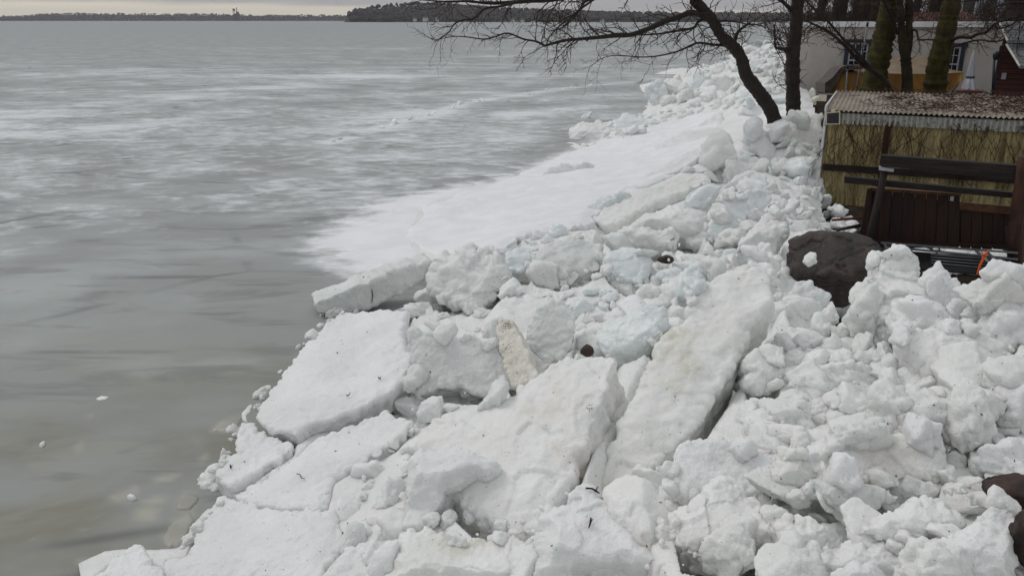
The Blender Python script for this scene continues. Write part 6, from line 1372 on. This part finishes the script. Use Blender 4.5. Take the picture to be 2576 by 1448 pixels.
# ------------------------------------------------------------------ litter on the ice
def stick(pts, rad, label, zoff=.02, crop='m', cat='stick'):
    q = Q(crop, *pts); H = hit([a for a, b in q], [b for a, b in q])
    # rest it on whatever block lies there
    dg = bpy.context.evaluated_depsgraph_get(); W = []
    for (a, b), h in zip(q, H):
        d = ray(a, b); d = d / np.linalg.norm(d); ok, loc, nor, *_ = SC.ray_cast(dg, Vector([float(x) for x in CAMP]), Vector([float(x) for x in d])); W.append((np.array(loc) if ok else h) + np.array([0, 0, zoff]))
    m = MB(); m.tube(W, [rad] * (len(W) - 1) + [rad * .6], 6)
    k = W[len(W) // 2]; e = np.array([.3, .1, .5]); m.tube([k, k + U(e) * rad * 5], [rad * .7, rad * .3], 5); m.build('stick', M['twig'], None, False, label=label, cat=cat)
stick([(1340, 832), (1385, 835), (1410, 850), (1437, 868)], .007, 'dark bent twig on the crest of the front snow block')
stick([(1377, 1050), (1372, 1085), (1362, 1120)], .0065, 'short straight dark twig on the face of the front snow block')
stick([(1600, 722), (1625, 728), (1632, 750), (1660, 758)], .004, 'curled dead twig on the flat slab beside the long dark gap', crop='l')
stick([(2188, 25), (2200, 36), (2206, 38)], .007, 'small dark bark chip near the back of the large flat slab', crop='l')
stick([(1958, 158), (1975, 156)], .008, 'small dark bark chip in the middle of the large flat slab', crop='l')
stick([(1122, 660), (1124, 682)], .008, 'dark chip on the kite shaped slab at the water', crop='l')
stick([(528, 480), (535, 530), (528, 580)], .007, 'thin dry stalk frozen on the side of the overhanging plank', crop='f')
stick([(1130, 855), (1150, 845), (1165, 850)], .008, 'dark twig caught between snow clods left of the boulder', crop='g')
# dirt on the ice: grains and bits of bark, too small to count
def specks():
    r = np.random.default_rng(31); Vs = []; Fs = []; b = 0; V0, F0 = ico(1); pts = []
    for (x, y), sx, sy, n in (((1276, 818), 11, 9, 55), ((1277, 872), 7, 8, 18), ((1484, 1024), 7, 7, 38), ((1390, 908), 4, 3, 8), ((1270, 1135), 12, 3, 6)):
        for _ in range(n): pts.append((x + r.normal() * sx, y + r.normal() * sy, r.uniform(.5, 1.5)))
    for _ in range(420):
        pts.append((r.uniform(560, 2560), r.uniform(640, 1440), r.uniform(.5, 1.7) if r.random() < .9 else 2.6))
    for x, y, s in pts:
        p = surf(x, y)
        if p[2] < .12: continue
        k = s * np.linalg.norm(p - CAMP) / F; R = np.array(Euler((r.normal(), r.normal(), r.uniform(0, 6))).to_matrix())
        Vs.append((V0 * [k * r.uniform(.8, 2.2), k * .7, k * .5]) @ R.T + p); Fs.append(F0 + b); b += len(V0)
    tag(link('dirt', np_mesh('dirt', np.concatenate(Vs), np.concatenate(Fs), M['speck'])), 'dark grains of dirt and bark strewn over the ice', kind='stuff')
_dg[0] = bpy.context.evaluated_depsgraph_get()
specks()
# pale floes lying under the surface by the slabs
def floe(poly, label, z=.012, crop='l', mat='floe'):
    q = Q(crop, *poly); W = on_z(np.array([a for a, b in q]), np.array([b for a, b in q]), z); c = W.mean(0); n = len(W)
    K = 9; fine = []
    for i in range(n):
        for k in range(K): fine.append(W[i] + (W[(i + 1) % n] - W[i]) * k / K)
    fine = np.array(fine); rr = np.random.default_rng(n * 7 + int(q[0][0])); 
    for _ in range(6 if mat == 'floe' else 1): fine = (np.roll(fine, 1, 0) + fine * 2 + np.roll(fine, -1, 0)) / 4
    fine = c + (fine - c) * (1 + rr.normal(0, .035, (len(fine), 1))); N_ = len(fine)
    V = np.concatenate([c + (fine - c) * .60 + [0, 0, z * .2], c + (fine - c) * .9 + [0, 0, -.003], fine * [1, 1, 0] + [0, 0, -.02], [c + [0, 0, z * .3]]])
    Fs = [(i, (i + 1) % N_, 3 * N_) for i in range(N_)] + [(i, N_ + i, N_ + (i + 1) % N_, (i + 1) % N_) for i in range(N_)] + [(N_ + i, 2 * N_ + i, 2 * N_ + (i + 1) % N_, N_ + (i + 1) % N_) for i in range(N_)]
    m = MB(); m.add(V, [f[::-1] for f in Fs]); m.build('ice_floe', M[mat], None, True, label=label, cat='ice floe', kind='thing')
floe([(715, 920), (790, 840), (880, 850), (900, 890), (830, 970), (730, 970)], 'pale floe frozen in the notch beside the leaning crumbly lump')
floe([(615, 1180), (700, 1040), (840, 960), (860, 1040), (830, 1100), (780, 1230), (660, 1240)], 'largest sunken floe against the edge of the broadest slab')
floe([(970, 400), (1040, 330), (1130, 295), (1220, 295), (1180, 360), (1110, 410)], 'pale floe beside the kite shaped slab')
floe([(145, 165), (190, 145), (250, 150), (220, 170), (170, 178)], 'small pale chip of ice among the dirt specks', mat='snow')
floe([(370, 862), (400, 852), (440, 868), (420, 880), (390, 878)], 'bright little ice chip on the sunken pale ice at the lower left', .04, mat='snow')
CROPS['w'] = (0, 691.8, .3418)
floe([(285, 1245), (310, 1222), (330, 1215), (325, 1235), (300, 1252)], 'bright white ice chip alone on the brown ice at the left', .03, 'w', 'snow')
# low pressure ridge of broken ice far out on the sheet
def pridge():
    r = np.random.default_rng(8); k = 0
    for pts, n, s, lab in (([(945, 327), (1010, 305), (1080, 290), (1130, 272), (1180, 258), (1245, 248)], 34, (8, 20), 'small white block in the pressure ridge out on the lake'), ([(830, 360), (850, 352), (885, 347)], 6, (9, 16), 'small white block in the short ridge nearer the shore'), ([(1285, 243), (1400, 225), (1570, 208)], 14, (6, 12), 'small white block in the far pressure ridge')):
        xs = [p[0] for p in pts]; ys = [p[1] for p in pts]
        for i in range(n):
            x = r.uniform(xs[0], xs[-1]); y = np.interp(x, xs, ys) + r.normal() * 1.2
            if r.random() < .35: continue
            put_lump((x, y), ('block', 'shard')[r.integers(2)], 'snow', r.uniform(*s), int(r.integers(7)), lab, 'blocks of the ' + ('pressure ridge' if n == 34 else 'short ridge' if n == 6 else 'far ridge'), 'ridge_block', 'ice block', r=r); k += 1
pridge()

# ------------------------------------------------------------------ the air over the lake
def haze_box():
    x, y0, y1, zb, zt_ = 5900., -60., 6400., -3.5, 78.
    m = MB(); m.box((-x, y0, zb), (2 * x, 0, 0), (0, y1 - y0, 0), (0, 0, zt_ - zb)); o = m.build('haze', M['haze']); b_ = bmesh.new(); b_.from_mesh(o.data); bmesh.ops.recalc_face_normals(b_, faces=b_.faces); b_.to_mesh(o.data); b_.free(); tag(o, 'thin winter haze over the lake', None, None, 'stuff')
haze_box()
